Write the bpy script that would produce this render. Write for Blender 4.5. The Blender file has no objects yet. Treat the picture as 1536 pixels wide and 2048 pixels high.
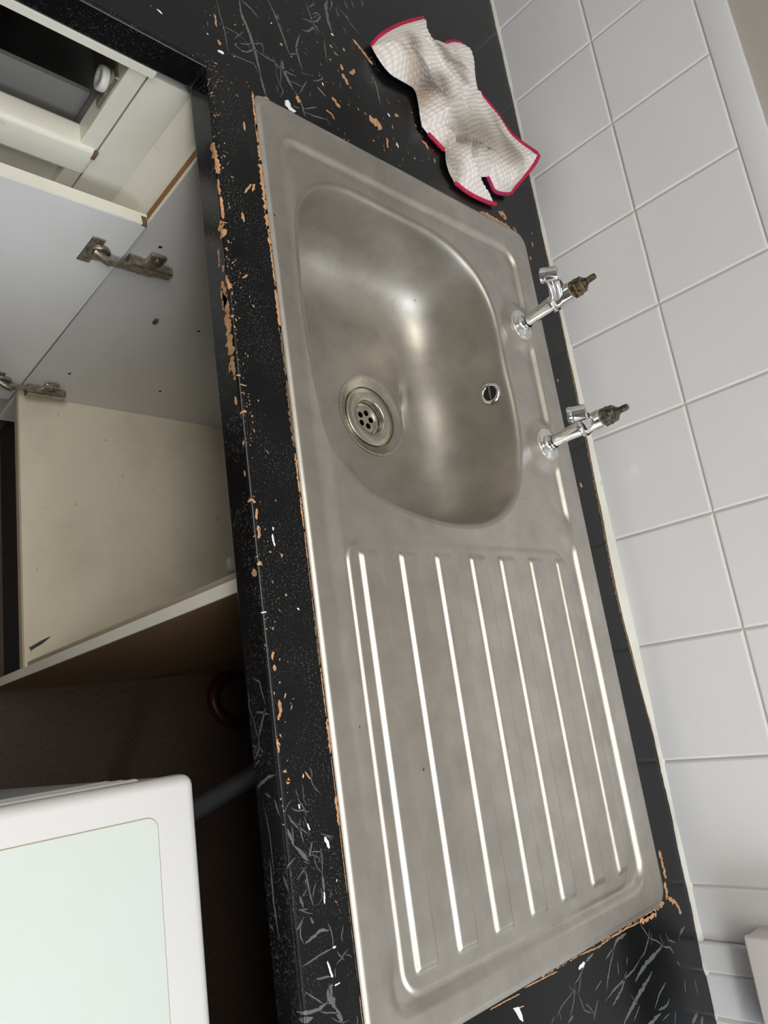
import bpy, bmesh, math, random
import numpy as np
from mathutils import Vector, Matrix
random.seed(7); RNG = np.random.default_rng(7)
SC = bpy.context.scene; COL = SC.collection

# ------------------------------------------------------------------ camera
CAM_POS = Vector((0.6641, -0.4293, 1.437))
RIGHT = Vector((0.14061987, 0.72632231, 0.67281644))
DOWN = Vector((0.95847974, 0.07040849, -0.27633176))
FWD = Vector((-0.24807791, 0.68373866, -0.68626438))
cd = bpy.data.cameras.new('camera'); cam = bpy.data.objects.new('camera', cd); COL.objects.link(cam)
R3 = Matrix((RIGHT, -DOWN, -FWD)).transposed()
cam.matrix_world = Matrix.Translation(CAM_POS) @ R3.to_4x4()
cd.sensor_fit = 'VERTICAL'; cd.sensor_height = 24.0; cd.sensor_width = 18.0
cd.lens = 1516.61 / 2048 * 24.0
cd.clip_start = 0.02
SC.camera = cam

# ------------------------------------------------------------------ world, lights, exposure
w = bpy.data.worlds.new('world'); SC.world = w; w.use_nodes = True
bg = w.node_tree.nodes['Background']
bg.inputs[0].default_value = (0.80, 0.88, 1.0, 1); bg.inputs[1].default_value = 0.8
def area(name, loc, target, sx, sy, power, col, shape='RECTANGLE'):
    l = bpy.data.lights.new(name, 'AREA'); l.shape = shape; l.size = sx; l.size_y = sy
    l.energy = power; l.color = col
    o = bpy.data.objects.new(name, l); COL.objects.link(o); o.location = loc
    d = Vector(target) - Vector(loc); o.rotation_euler = d.to_track_quat('-Z', 'Y').to_euler()
    return o
area('ceiling_lamp', (0.70, -0.85, 2.36), (0.70, -0.85, 0), 1.3, 0.30, 15, (1.0, 0.96, 0.88))
area('added_ceiling_fill', (0.70, -0.85, 1.95), (0.70, -0.85, 3.0), 1.3, 0.30, 26, (1.0, 0.96, 0.88))  # added fill, not a real fitting: brightens the ceiling the steel reflects
area('window_daylight', (2.27, -0.22, 1.62), (0.0, -0.25, 1.0), 0.8, 1.2, 46, (0.86, 0.93, 1.0))
SC.view_settings.view_transform = 'Standard'; SC.view_settings.look = 'None'
SC.view_settings.gamma = 1.0; SC.view_settings.exposure = -0.27
SC.view_settings.use_curve_mapping = False

# ------------------------------------------------------------------ helpers
def sm(a, b, x):
    t = np.clip((np.asarray(x, float) - a) / (b - a), 0, 1); return t * t * (3 - 2 * t)
def link(o, parent=None):
    COL.objects.link(o)
    if parent: o.parent = parent
    return o
def obj(name, me, mat=None, parent=None, smooth=False):
    if isinstance(me, bmesh.types.BMesh):
        bm = me; me = bpy.data.meshes.new(name); bm.to_mesh(me); bm.free()
    o = bpy.data.objects.new(name, me)
    if mat is not None and len(me.materials) == 0: me.materials.append(mat)
    if smooth:
        me.polygons.foreach_set('use_smooth', [True] * len(me.polygons))
    return link(o, parent)
def auto_smooth(o, ang=35):
    me = o.data
    me.polygons.foreach_set('use_smooth', [True] * len(me.polygons))
    try: me.set_sharp_from_angle(angle=math.radians(ang))
    except Exception: pass
    return o
def tag(o, label, cat, group=None):
    o['label'] = label; o['category'] = cat
    if group: o['group'] = group
    return o
def struct(o): o['kind'] = 'structure'; return o
def empty(name, loc, label, cat, group=None):
    o = bpy.data.objects.new(name, None); o.empty_display_size = 0.05; o.location = loc; link(o)
    return tag(o, label, cat, group)
def pydata(verts, faces):
    me = bpy.data.meshes.new('m'); me.from_pydata([tuple(v) for v in verts], [], [tuple(f) for f in faces]); me.update(); return me
def local(o, parent):  # keep world coordinates of o while parented to an empty that is only translated
    o.location = Vector(o.location) - parent.location
    return o
def part(name, me, mat, parent, smooth=False, top=None):
    """mesh given in world coordinates, parented to an Empty/mesh standing at a pure translation `top`"""
    o = obj(name, me, mat, parent, smooth)
    base = Vector((0, 0, 0)); p = parent
    while p is not None:
        base += p.location; p = p.parent
    o.location = -base
    return o
def bbox(x0, x1, y0, y1, z0, z1, bev=0.0, seg=2):
    bm = bmesh.new(); bmesh.ops.create_cube(bm, size=1)
    for v in bm.verts:
        v.co = Vector((x0 + (v.co.x + .5) * (x1 - x0), y0 + (v.co.y + .5) * (y1 - y0), z0 + (v.co.z + .5) * (z1 - z0)))
    if bev > 0: bmesh.ops.bevel(bm, geom=bm.edges[:], offset=bev, segments=seg, profile=0.5, affect='EDGES')
    return bm
def hexa(c8, bev=0.0, seg=2):
    """general box from 8 corners: bottom 4 (ccw), top 4 (ccw)"""
    bm = bmesh.new(); v = [bm.verts.new(c) for c in c8]
    for f in ((3, 2, 1, 0), (4, 5, 6, 7), (0, 1, 5, 4), (1, 2, 6, 5), (2, 3, 7, 6), (3, 0, 4, 7)): bm.faces.new([v[i] for i in f])
    bmesh.ops.recalc_face_normals(bm, faces=bm.faces[:])
    if bev > 0: bmesh.ops.bevel(bm, geom=bm.edges[:], offset=bev, segments=seg, profile=0.5, affect='EDGES')
    return bm
def frame_from(d):
    d = Vector(d).normalized(); a = Vector((0, 0, 1)) if abs(d.z) < .9 else Vector((1, 0, 0))
    u = d.cross(a).normalized(); return u, d.cross(u).normalized()
def tube_bm(path, radii, n=16, cap=True, bm=None, flat=None):
    bm = bm or bmesh.new(); path = [Vector(p) for p in path]
    if not hasattr(radii, '__len__'): radii = [radii] * len(path)
    rings = []; u = None
    for i, p in enumerate(path):
        d = (path[min(i + 1, len(path) - 1)] - path[max(i - 1, 0)])
        if d.length < 1e-9: d = path[-1] - path[0]
        d.normalize()
        if u is None: u, v = frame_from(d)
        else:
            u = (u - d * u.dot(d)).normalized(); v = d.cross(u)
        rings.append([bm.verts.new(p + (u * math.cos(2 * math.pi * k / n) + v * math.sin(2 * math.pi * k / n)) * radii[i]) for k in range(n)])
    for a, b in zip(rings, rings[1:]):
        for k in range(n): bm.faces.new((a[k], a[(k + 1) % n], b[(k + 1) % n], b[k]))
    if cap:
        bm.faces.new(rings[0][::-1]); bm.faces.new(rings[-1])
    bmesh.ops.recalc_face_normals(bm, faces=bm.faces[:])
    return bm
def lathe_bm(prof, c, axis=(0, 0, 1), n=40, bm=None):
    """prof: (radius, height along axis)"""
    bm = bm or bmesh.new(); ax = Vector(axis).normalized(); u, v = frame_from(ax); c = Vector(c); rings = []
    for r, h in prof:
        if r < 1e-6: rings.append([bm.verts.new(c + ax * h)])
        else: rings.append([bm.verts.new(c + ax * h + (u * math.cos(2 * math.pi * k / n) + v * math.sin(2 * math.pi * k / n)) * r) for k in range(n)])
    for a, b in zip(rings, rings[1:]):
        for k in range(n):
            k2 = (k + 1) % n
            if len(a) == 1 and len(b) == 1: continue
            if len(a) == 1: bm.faces.new((a[0], b[k2], b[k]))
            elif len(b) == 1: bm.faces.new((a[k], a[k2], b[0]))
            else: bm.faces.new((a[k], a[k2], b[k2], b[k]))
    bmesh.ops.recalc_face_normals(bm, faces=bm.faces[:])
    return bm

# ------------------------------------------------------------------ materials
class NT:
    def __init__(s, name):
        s.m = bpy.data.materials.new(name); s.m.use_nodes = True; s.t = s.m.node_tree
        s.b = s.t.nodes['Principled BSDF']
    def n(s, typ, **kw):
        nd = s.t.nodes.new(typ)
        for k, v in kw.items():
            if k.startswith('i_'):
                key = k[2:]; key = int(key) if key.isdigit() else key.replace('_', ' ')
                nd.inputs[key].default_value = v
            else: setattr(nd, k, v)
        return nd
    def l(s, a, b): s.t.links.new(a, b)
    def coord(s): return s.n('ShaderNodeTexCoord').outputs['Object']
    def mapped(s, scale=(1, 1, 1), rot=(0, 0, 0)):
        m = s.n('ShaderNodeMapping'); s.l(s.coord(), m.inputs[0]); m.inputs['Scale'].default_value = scale; m.inputs['Rotation'].default_value = rot; return m.outputs[0]
    def noise(s, vec, scale, detail=4, rough=.55):
        nd = s.n('ShaderNodeTexNoise', i_Scale=scale, i_Detail=detail, i_Roughness=rough); s.l(vec, nd.inputs['Vector']); return nd.outputs['Fac']
    def ramp(s, fac, stops):
        r = s.n('ShaderNodeValToRGB'); e = r.color_ramp.elements
        while len(e) < len(stops): e.new(0.5)
        for k, (p, c) in enumerate(stops):
            e[k].position = p; e[k].color = (c, c, c, 1) if not hasattr(c, '__len__') else (*c, 1)
        s.l(fac, r.inputs[0]); return r.outputs[0]
    def mix(s, fac, a, b, mode='MIX'):
        m = s.n('ShaderNodeMix', data_type='RGBA', blend_type=mode)
        for val, sock in ((fac, m.inputs[0]), (a, m.inputs[6]), (b, m.inputs[7])):
            if hasattr(val, 'links'): s.l(val, sock)
            elif hasattr(val, '__len__'): sock.default_value = (*val, 1)
            else: sock.default_value = val
        return m.outputs[2]
    def math(s, op, a, b=0.5):
        m = s.n('ShaderNodeMath', operation=op)
        for val, sock in ((a, m.inputs[0]), (b, m.inputs[1])):
            if hasattr(val, 'links'): s.l(val, sock)
            else: sock.default_value = val
        return m.outputs[0]
    def bump(s, h, strength=.2, dist=.001):
        b = s.n('ShaderNodeBump', i_Strength=strength, i_Distance=dist); s.l(h, b.inputs['Height']); s.l(b.outputs[0], s.b.inputs['Normal'])
    def base(s, c):
        if hasattr(c, 'links'): s.l(c, s.b.inputs['Base Color'])
        else: s.b.inputs['Base Color'].default_value = (*c, 1)
    def rough(s, r):
        if hasattr(r, 'links'): s.l(r, s.b.inputs['Roughness'])
        else: s.b.inputs['Roughness'].default_value = r
    def metal(s, v): s.b.inputs['Metallic'].default_value = v
def paint(name, col, rough=.45, var=.06, scale=8, spec=None):
    t = NT(name); v = t.mapped(); f = t.noise(v, scale, 3)
    c2 = tuple(max(0, x * (1 - 2 * var)) for x in col)
    t.base(t.mix(f, col, c2)); t.rough(rough)
    t.bump(t.noise(v, 300, 2), .03, .0005); return t.m
def dirty(name, col, dirt, amount=.5, rough=.4):
    t = NT(name); v = t.mapped()
    a = t.ramp(t.noise(v, 60, 5, .6), [(.66, 0), (.74, 1)])
    b = t.ramp(t.noise(v, 6, 4, .6), [(.45, 0), (.75, 1)])
    f = t.math('MULTIPLY', t.math('MAXIMUM', t.math('MULTIPLY', b, .5), a), amount)
    t.base(t.mix(f, col, dirt)); t.rough(rough); t.bump(t.noise(v, 200, 2), .03, .0005); return t.m

def mat_steel(name, col=(.56, .535, .49), rough=.30, patch=.10):
    t = NT(name); v = t.mapped(); t.metal(1.0)
    p = t.noise(v, 26, 6, .62); br = t.noise(t.mapped((6, 700, 300)), 3, 3, .5); sp = t.ramp(t.noise(v, 420, 2), [(.70, 0), (.78, 1)])
    dk = tuple(c * .80 for c in col)
    c1 = t.mix(t.ramp(p, [(.35, 0), (.7, 1)]), col, dk)
    c2 = t.mix(t.math('MULTIPLY', sp, .35), c1, (.72, .70, .66))
    c2 = t.mix(t.math('MULTIPLY', t.ramp(t.noise(v, 75, 2), [(.775, 0), (.79, 1)]), .8), c2, (.10, .075, .05))
    t.base(c2)
    t.rough(t.math('ADD', t.math('ADD', t.math('MULTIPLY', p, patch), t.math('MULTIPLY', br, .05)), rough - patch * .5))
    t.bump(br, .035, .0003); return t.m
M = {}
M['steel'] = mat_steel('brushed_steel', (.585, .557, .515), .375, .05)
M['bowl'] = mat_steel('satin_steel', (.48, .452, .408), .45, .04)
M['steel_fit'] = mat_steel('strainer_steel', (.55, .53, .47), .24, .08)
t = NT('chrome'); t.metal(1); v = t.mapped(); t.base(t.mix(t.ramp(t.noise(v, 130, 4), [(.55, 0), (.75, 1)]), (.80, .81, .82), (.52, .52, .50))); t.rough(t.math('MULTIPLY', t.noise(v, 60, 3), .22)); M['chrome'] = t.m
t = NT('tarnished_brass'); t.metal(.85); v = t.mapped(); t.base(t.mix(t.ramp(t.noise(v, 190, 4), [(.42, 0), (.6, 1)]), (.055, .048, .038), (.26, .19, .10))); t.rough(.5); t.bump(t.noise(v, 500, 3), .4, .001); M['brass'] = t.m
t = NT('grey_tarnish'); t.metal(.9); v = t.mapped(); t.base(t.mix(t.ramp(t.noise(v, 190, 4), [(.42, 0), (.6, 1)]), (.07, .068, .062), (.26, .23, .17))); t.rough(.45); t.bump(t.noise(v, 500, 3), .4, .001); M['tarnish'] = t.m
t = NT('grey_spindle'); t.metal(.9); t.base((.20, .21, .21)); t.rough(.42); M['spindle'] = t.m
t = NT('zinc_hinge'); t.metal(.9); v = t.mapped(); t.base(t.mix(t.ramp(t.noise(v, 120, 4), [(.4, 0), (.65, 1)]), (.46, .43, .37), (.27, .23, .18))); t.rough(.34); M['hinge'] = t.m
t = NT('black_void'); t.base((.006, .006, .006)); t.rough(.8); M['void'] = t.m

# black marble-effect laminate, scuffed
t = NT('black_laminate'); v = t.mapped()
sx = t.n('ShaderNodeSeparateXYZ'); t.l(t.coord(), sx.inputs[0])
front = t.ramp(t.math('ADD', t.math('MULTIPLY', sx.outputs[1], -8.0), .35), [(.30, .12), (.42, 1)])       # worn more where hands and cloths rubbed: the front edge
patch = t.ramp(t.noise(v, 17, 4, .6), [(.42, 0), (.58, 1)])
fl = t.ramp(t.noise(v, 520, 5, .62), [(.565, 0), (.63, 1)])
fl2 = t.ramp(t.noise(v, 900, 3, .6), [(.69, 0), (.74, 1)])
left = t.ramp(t.math('ADD', t.math('MULTIPLY', sx.outputs[0], 10.0), .5), [(.35, .15), (.6, 1)])
amt = t.math('MULTIPLY', t.math('MULTIPLY', t.math('MULTIPLY', fl, patch), front), left)
c = t.mix(t.math('MULTIPLY', amt, .55), (.0035, .0041, .0052), (.14, .14, .13))
c = t.mix(t.math('MULTIPLY', fl2, .28), c, (.16, .14, .11))
haze = t.ramp(t.noise(v, 9, 3, .5), [(.4, 0), (.7, 1)])
c = t.mix(t.math('MULTIPLY', haze, .3), c, (.010, .0105, .012))
t.b.inputs['Specular IOR Level'].default_value = .30
t.base(c); t.rough(t.math('ADD', t.math('MULTIPLY', amt, .3), t.math('ADD', .17, t.math('MULTIPLY', haze, .10))))
t.bump(amt, .10, .0004); M['laminate'] = t.m
t = NT('grey_vein'); v = t.mapped(); t.base(t.mix(t.noise(v, 60, 4), (.055, .064, .064), (.15, .16, .155))); t.rough(.32); M['vein'] = t.m
t = NT('bare_chipboard'); v = t.mapped(); t.base(t.mix(t.ramp(t.noise(v, 170, 5, .7), [(.35, 0), (.65, 1)]), (.60, .34, .17), (.38, .19, .085))); t.rough(.85); t.bump(t.noise(v, 600, 4), .4, .001); M['chip'] = t.m
t = NT('dark_chipboard'); v = t.mapped(); t.base(t.mix(t.ramp(t.noise(t.mapped((60, 400, 60)), 2, 5, .7), [(.35, 0), (.65, 1)]), (.26, .16, .085), (.035, .024, .016))); t.rough(.85); t.bump(t.noise(v, 600, 4), .5, .001); M['chip_dark'] = t.m
t = NT('white_paint_fleck'); t.base((.80, .82, .86)); t.rough(.5); M['fleck'] = t.m

t = NT('white_tile'); v = t.mapped()
sp = t.ramp(t.noise(v, 95, 3, .5), [(.745, 0), (.77, 1)])
t.base(t.mix(t.math('MULTIPLY', sp, .35), (.74, .74, .755), (.42, .40, .38))); t.rough(t.math('ADD', .10, t.math('MULTIPLY', t.noise(v, 14, 3), .10)))
t.bump(t.noise(v, 9, 2), .05, .003); M['tile'] = t.m
M['grout'] = dirty('grout', (.58, .56, .51), (.36, .32, .24), .6, .9)
M['sealant'] = dirty('sealant', (.74, .73, .67), (.42, .34, .20), .55, .5)
M['plaster'] = paint('painted_plaster', (.46, .42, .385), .8, .05)
M['room_wall'] = paint('room_wall', (.56, .55, .53), .85, .03)
M['far_wall'] = paint('far_wall', (.26, .25, .24), .85, .03)
M['door_white'] = dirty('door_white', (.82, .82, .82), (.5, .46, .40), .2, .32)
M['ceiling'] = paint('ceiling_paint', (.74, .73, .71), .9, .02)
M['white_board'] = dirty('white_melamine', (.66, .66, .66), (.40, .36, .30), .30, .32)
M['cream'] = dirty('cream_melamine', (.80, .78, .69), (.46, .38, .24), .35, .35)
M['base'] = dirty('stained_base', (.69, .64, .52), (.22, .16, .10), .55, .42)
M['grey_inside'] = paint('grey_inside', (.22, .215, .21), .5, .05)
M['edge'] = dirty('tan_edge', (.42, .35, .26), (.20, .14, .09), .6, .6)
t = NT('hardboard'); v = t.mapped((4, 4, 30)); t.base(t.mix(t.noise(v, 5, 5, .6), (.21, .115, .045), (.12, .065, .028))); t.rough(.75); M['hardboard'] = t.m
t = NT('torn_edge'); v = t.mapped(); t.base(t.mix(t.noise(v, 80, 4), (.36, .17, .06), (.22, .10, .04))); t.rough(.8); M['torn'] = t.m
t = NT('lino_floor'); v = t.mapped(); t.base(t.mix(t.ramp(t.noise(t.mapped((120, 500, 1)), 1, 4, .6), [(.4, 0), (.6, 1)]), (.085, .055, .04), (.05, .033, .024))); t.rough(.55); M['floor'] = t.m
M['plinth'] = paint('black_plinth', (.012, .012, .013), .5, .1)
M['appliance'] = paint('white_enamel', (.68, .68, .69), .28, .02)
M['inset'] = dirty('pale_green_laminate', (.58, .635, .615), (.50, .48, .42), .25, .35)
M['machine_side'] = paint('grey_steel_side', (.42, .43, .45), .4, .04)
M['socket'] = paint('socket_plastic', (.66, .62, .60), .4, .02)
M['nylon'] = paint('white_nylon', (.70, .70, .66), .4, .03)
M['zinc'] = paint('screw_zinc', (.20, .22, .22), .35, .1); M['zinc'].node_tree.nodes['Principled BSDF'].inputs['Metallic'].default_value = .9
M['red_hose'] = paint('red_rubber', (.06, .002, .008), .4, .1)
M['grey_hose'] = paint('grey_plastic', (.07, .075, .08), .5, .1)
M['shade_wall'] = paint('painted_bay_shade', (.04, .043, .05), .9, .1)  # darkness of the bay put into the wall colour
t = NT('white_knit'); a = t.n('ShaderNodeAttribute', attribute_name='stain_and_shade'); v = t.mapped()
t.base(t.mix(t.math('MULTIPLY', t.noise(v, 700, 3), .25), a.outputs['Color'], (.50, .42, .36))); t.rough(.95); t.b.inputs['Sheen Weight'].default_value = .2
t.bump(t.noise(v, 900, 3), .35, .0008); M['knit'] = t.m
t = NT('red_overlock'); v = t.mapped(); st = t.ramp(t.noise(v, 420, 2), [(.66, 0), (.70, 1)])
c = t.mix(t.ramp(t.noise(v, 22, 2), [(.5, 0), (.72, 1)]), (.50, .010, .055), (.30, .012, .13)); t.base(t.mix(t.math('MULTIPLY', st, .6), c, (.70, .40, .42))); t.rough(.85)
t.bump(t.noise(v, 500, 2), .5, .0015); M['hem'] = t.m
VEINS = [[0.00368,[[-0.1243,-0.0039],[-0.1062,-0.0036],[-0.0903,0.0023],[-0.0793,0.0057],[-0.0648,0.0087],[-0.0469,0.0113],[-0.0308,0.014]]],[0.00262,[[-0.0316,0.0126],[-0.0127,0.0157],[-0.0043,0.0178]]],[0.00284,[[-0.1528,0.0385],[-0.1354,0.0463],[-0.1168,0.0523],[-0.0964,0.0581],[-0.0871,0.061]]],[0.00178,[[-0.0871,0.061],[-0.0942,0.0714]]],[0.00259,[[-0.13,0.0817],[-0.1055,0.073],[-0.0953,0.0733],[-0.0799,0.0763],[-0.0732,0.078]]],[0.00218,[[-0.1259,-0.0014],[-0.1223,0.0106],[-0.1146,0.0209]]],[0.00112,[[-0.1031,-0.0354],[-0.0838,-0.0329],[-0.0706,-0.0298],[-0.0519,-0.0281],[-0.0366,-0.0275]]],[0.00125,[[-0.0366,-0.0275],[-0.0383,-0.014],[-0.0414,0.006],[-0.0299,0.0124]]],[0.00111,[[-0.0706,-0.0298],[-0.0719,-0.0164],[-0.0693,-0.0039]]],[0.00098,[[-0.0801,-0.0034],[-0.0608,-0.0176]]],[0.00193,[[-0.0499,-0.0105],[-0.0527,-0.0019],[-0.0593,0.005],[-0.0628,0.0108]]],[0.00215,[[-0.0628,0.0108],[-0.0618,0.0241],[-0.0617,0.0337],[-0.0573,0.0446],[-0.0573,0.0562],[-0.0587,0.0673]]],[0.00417,[[-0.0709,0.048],[-0.0585,0.048],[-0.0464,0.053],[-0.0353,0.0599]]],[0.00243,[[-0.0353,0.0599],[-0.0286,0.0657],[-0.0191,0.0694],[-0.0042,0.0724]]],[0.0014,[[-0.035,0.0683],[-0.0612,0.0823]]],[0.00139,[[-0.0466,0.0564],[-0.048,0.0752]]],[0.00119,[[-0.0495,0.0354],[-0.0324,0.0397],[-0.0248,0.0436],[-0.0142,0.0389]]],[0.00154,[[-0.0105,0.0548],[-0.0127,0.0651]]],[0.00174,[[-0.0112,0.0717],[-0.0128,0.0874],[-0.0181,0.1059]]],[0.00157,[[-0.0157,0.0723],[-0.0292,0.0934]]],[0.00489,[[-0.2201,0.1385],[-0.2038,0.134],[-0.1815,0.1344],[-0.1656,0.1386]]],[0.00187,[[-0.2247,0.154],[-0.217,0.1627],[-0.2085,0.1733],[-0.1955,0.1896]]],[0.00255,[[-0.2418,0.1708],[-0.2288,0.1748]]],[0.00379,[[-0.2164,0.1706],[-0.2034,0.1745]]],[0.00226,[[-0.1579,0.0892],[-0.1611,0.0968],[-0.1622,0.1043],[-0.1708,0.1148],[-0.183,0.1222],[-0.1851,0.1169],[-0.1763,0.1063]]],[0.00261,[[-0.1392,0.0865],[-0.1425,0.0959],[-0.1535,0.1048],[-0.1614,0.1115],[-0.1532,0.1158]]],[0.00193,[[-0.1899,0.0992],[-0.1777,0.1029],[-0.1635,0.1063],[-0.1466,0.1111]]],[0.00164,[[-0.0666,0.0919],[-0.0721,0.1017],[-0.0803,0.1102],[-0.0838,0.1071]]],[0.00116,[[-0.0689,0.0061],[-0.0791,0.0214],[-0.0629,0.0218]]],[0.00156,[[-0.1463,0.1222],[-0.1129,0.1208]]],[0.00206,[[-0.2252,0.1462],[-0.2138,0.1463]]],[0.00173,[[-0.2512,0.1848],[-0.2387,0.1868]]],[0.00222,[[-0.2657,0.2063],[-0.2536,0.2062]]],[0.00165,[[-0.2182,0.1529],[-0.2019,0.1542]]],[0.00165,[[-0.1905,0.1603],[-0.182,0.1648]]],[0.00145,[[-0.0597,-0.0102],[-0.064,-0.0006],[-0.0698,0.0062]]],[0.00127,[[-0.0538,-0.0198],[-0.0504,-0.0097]]],[0.00121,[[-0.0708,0.0463],[-0.0333,0.0414]]],[0.00119,[[-0.0671,0.0344],[-0.0516,0.0389]]],[0.00107,[[-0.0688,0.0748],[-0.0728,0.0893]]],[0.00177,[[-0.2023,0.112],[-0.1961,0.1139],[-0.1859,0.1041]]],[0.00225,[[-0.1379,0.2021],[-0.122,0.2066],[-0.0932,0.2086]]],[0.00277,[[0.9472,0.3219],[0.9503,0.3059]]],[0.00174,[[0.9503,0.3059],[0.9592,0.2911],[0.9639,0.2796]]],[0.0013,[[0.9639,0.2796],[0.977,0.2734],[0.9901,0.2605]]],[0.00344,[[0.947,0.3914],[0.9487,0.3677],[0.9555,0.3601]]],[0.00207,[[0.9555,0.3601],[0.9679,0.3471],[0.9783,0.3382],[0.9868,0.3332]]],[0.00186,[[0.9538,0.3592],[0.9589,0.3415]]],[0.0046,[[0.9804,0.4608],[0.984,0.4407],[0.9862,0.4218],[0.991,0.4023],[0.9961,0.3899]]],[0.00158,[[0.9643,0.4356],[0.9733,0.4531],[0.9809,0.4624]]],[0.0023,[[0.9816,0.4621],[0.9866,0.4766],[0.996,0.4835]]],[0.00484,[[0.9972,0.4273],[1.002,0.418],[1.0082,0.3945],[1.0147,0.3783],[1.0198,0.3631],[1.0255,0.3527]]],[0.00195,[[0.9789,0.4078],[0.9846,0.3916],[0.9871,0.3708],[0.9899,0.3473],[0.9947,0.327]]],[0.00271,[[0.9814,0.3765],[0.9944,0.3612],[1.0029,0.3388]]],[0.00205,[[0.9563,0.4411],[0.965,0.4352],[0.9761,0.4194],[0.9789,0.4078]]],[0.00345,[[0.9761,0.5215],[0.9808,0.505]]],[0.00157,[[0.9749,0.3274],[0.9799,0.3121]]],[0.00173,[[0.9891,0.3143],[1.0037,0.2999]]],[0.00225,[[1.0161,0.4526],[1.0223,0.4332],[1.0324,0.4177]]],[0.00268,[[1.0335,0.4532],[1.038,0.4436],[1.0362,0.4247]]],[0.00389,[[1.0404,0.428],[1.0419,0.4062],[1.0414,0.3962]]],[0.00164,[[1.0038,0.4853],[1.0113,0.4912]]],[0.00562,[[1.0673,0.5072],[1.0719,0.4907]]],[0.00472,[[1.0741,0.5177],[1.0803,0.5101]]],[0.00168,[[1.0334,0.5175],[1.0515,0.5179]]],[0.00164,[[1.0277,0.4944],[1.0407,0.4896]]],[0.00105,[[0.9785,0.2383],[0.9829,0.2317]]],[0.00106,[[0.9762,0.2469],[0.9856,0.2475]]],[0.00111,[[0.9733,0.2831],[0.9901,0.288],[0.9968,0.2997]]],[0.00181,[[0.9878,0.2695],[0.9911,0.2575]]],[0.00156,[[0.9456,0.4228],[0.9636,0.4359]]],[0.00141,[[0.9694,0.4737],[0.9785,0.4768],[0.9863,0.4923]]],[0.00114,[[0.96,0.2937],[0.9733,0.2831]]],[0.00111,[[0.9684,0.2766],[0.9742,0.2529],[0.9805,0.2402]]],[0.00124,[[0.9669,0.3633],[0.9809,0.3606]]],[0.00127,[[0.9686,0.3837],[0.9766,0.3802]]],[0.00146,[[1.0198,0.3893],[1.0286,0.3721]]],[0.00157,[[1.0484,0.4606],[1.0598,0.453]]],[0.00132,[[1.0467,0.4466],[1.0479,0.4279]]],[0.00184,[[0.7347,-0.0522],[0.7404,-0.049],[0.7479,-0.042],[0.7585,-0.0395]]],[0.00115,[[0.7406,-0.0477],[0.7535,-0.0347]]],[0.00273,[[0.7455,-0.0537],[0.7531,-0.0508],[0.7595,-0.049]]],[0.00295,[[0.7595,-0.049],[0.7661,-0.0419],[0.7732,-0.0369]]],[0.00164,[[0.7594,-0.0308],[0.7705,-0.0358]]],[0.00091,[[0.7766,-0.0394],[0.7841,-0.0498]]],[0.00137,[[0.7794,-0.0405],[0.7945,-0.0393],[0.807,-0.0365]]],[0.00094,[[0.7666,-0.0235],[0.7784,-0.0232],[0.7862,-0.0244]]],[0.00233,[[0.7862,-0.0244],[0.7992,-0.0244]]],[0.00178,[[0.796,-0.0488],[0.8054,-0.0462]]],[0.0011,[[0.8059,-0.0515],[0.8073,-0.0425]]],[0.00132,[[0.8119,-0.0471],[0.8193,-0.0547]]],[0.00178,[[0.8136,-0.0408],[0.8191,-0.0383]]],[0.00227,[[0.8279,-0.024],[0.8252,-0.0318],[0.8281,-0.0403],[0.8305,-0.0485]]],[0.00136,[[0.8411,-0.022],[0.8417,-0.033],[0.8435,-0.0426],[0.845,-0.0532]]],[0.00155,[[0.8598,-0.0264],[0.8573,-0.042]]],[0.00552,[[0.8652,-0.0272],[0.8735,-0.0306],[0.8825,-0.026]]],[0.00329,[[0.8825,-0.026],[0.8948,-0.0212]]],[0.00261,[[0.8759,-0.0316],[0.8778,-0.0425],[0.8755,-0.0625]]],[0.00379,[[0.8813,-0.0482],[0.8806,-0.0607]]],[0.00106,[[0.8624,-0.0531],[0.87,-0.0439],[0.876,-0.037]]],[0.00093,[[0.7668,-0.0339],[0.7692,-0.0232]]],[0.00078,[[0.7976,-0.0464],[0.793,-0.0411]]],[0.00081,[[0.7684,-0.0314],[0.7801,-0.029],[0.7852,-0.0243]]]]
FACE_VEINS = [[0.00162,[[0.6232,0.8754],[0.6277,0.8854],[0.6363,0.8874],[0.6477,0.8911]]],[0.00208,[[0.6496,0.8908],[0.6592,0.8844],[0.6732,0.8761]]],[0.00162,[[0.6732,0.8761],[0.6814,0.8758],[0.6904,0.8671]]],[0.00185,[[0.6519,0.8751],[0.6536,0.8866],[0.6557,0.8954]]],[0.00104,[[0.6322,0.8677],[0.6465,0.8665],[0.662,0.8722],[0.6751,0.8758]]],[0.00255,[[0.7124,0.8679],[0.7049,0.8842],[0.7037,0.8945]]],[0.00162,[[0.7176,0.8774],[0.7208,0.8858]]],[0.00104,[[0.6782,0.8657],[0.6812,0.8723]]],[0.00104,[[0.6821,0.8768],[0.6849,0.8821]]],[0.00104,[[0.6869,0.8725],[0.6878,0.8781]]],[0.00139,[[0.6949,0.8675],[0.6914,0.874]]],[0.00221,[[0.7697,0.8754],[0.8016,0.8752],[0.8276,0.8778]]],[0.00111,[[0.7286,0.8751],[0.7503,0.8789],[0.7795,0.8792]]],[0.00258,[[0.7799,0.8921],[0.7913,0.8972]]],[0.00258,[[0.7226,0.8906],[0.7349,0.8949]]],[0.00148,[[0.817,0.8668],[0.8214,0.8716]]],[0.00148,[[0.8397,0.8719],[0.8415,0.8734]]]]
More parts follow.
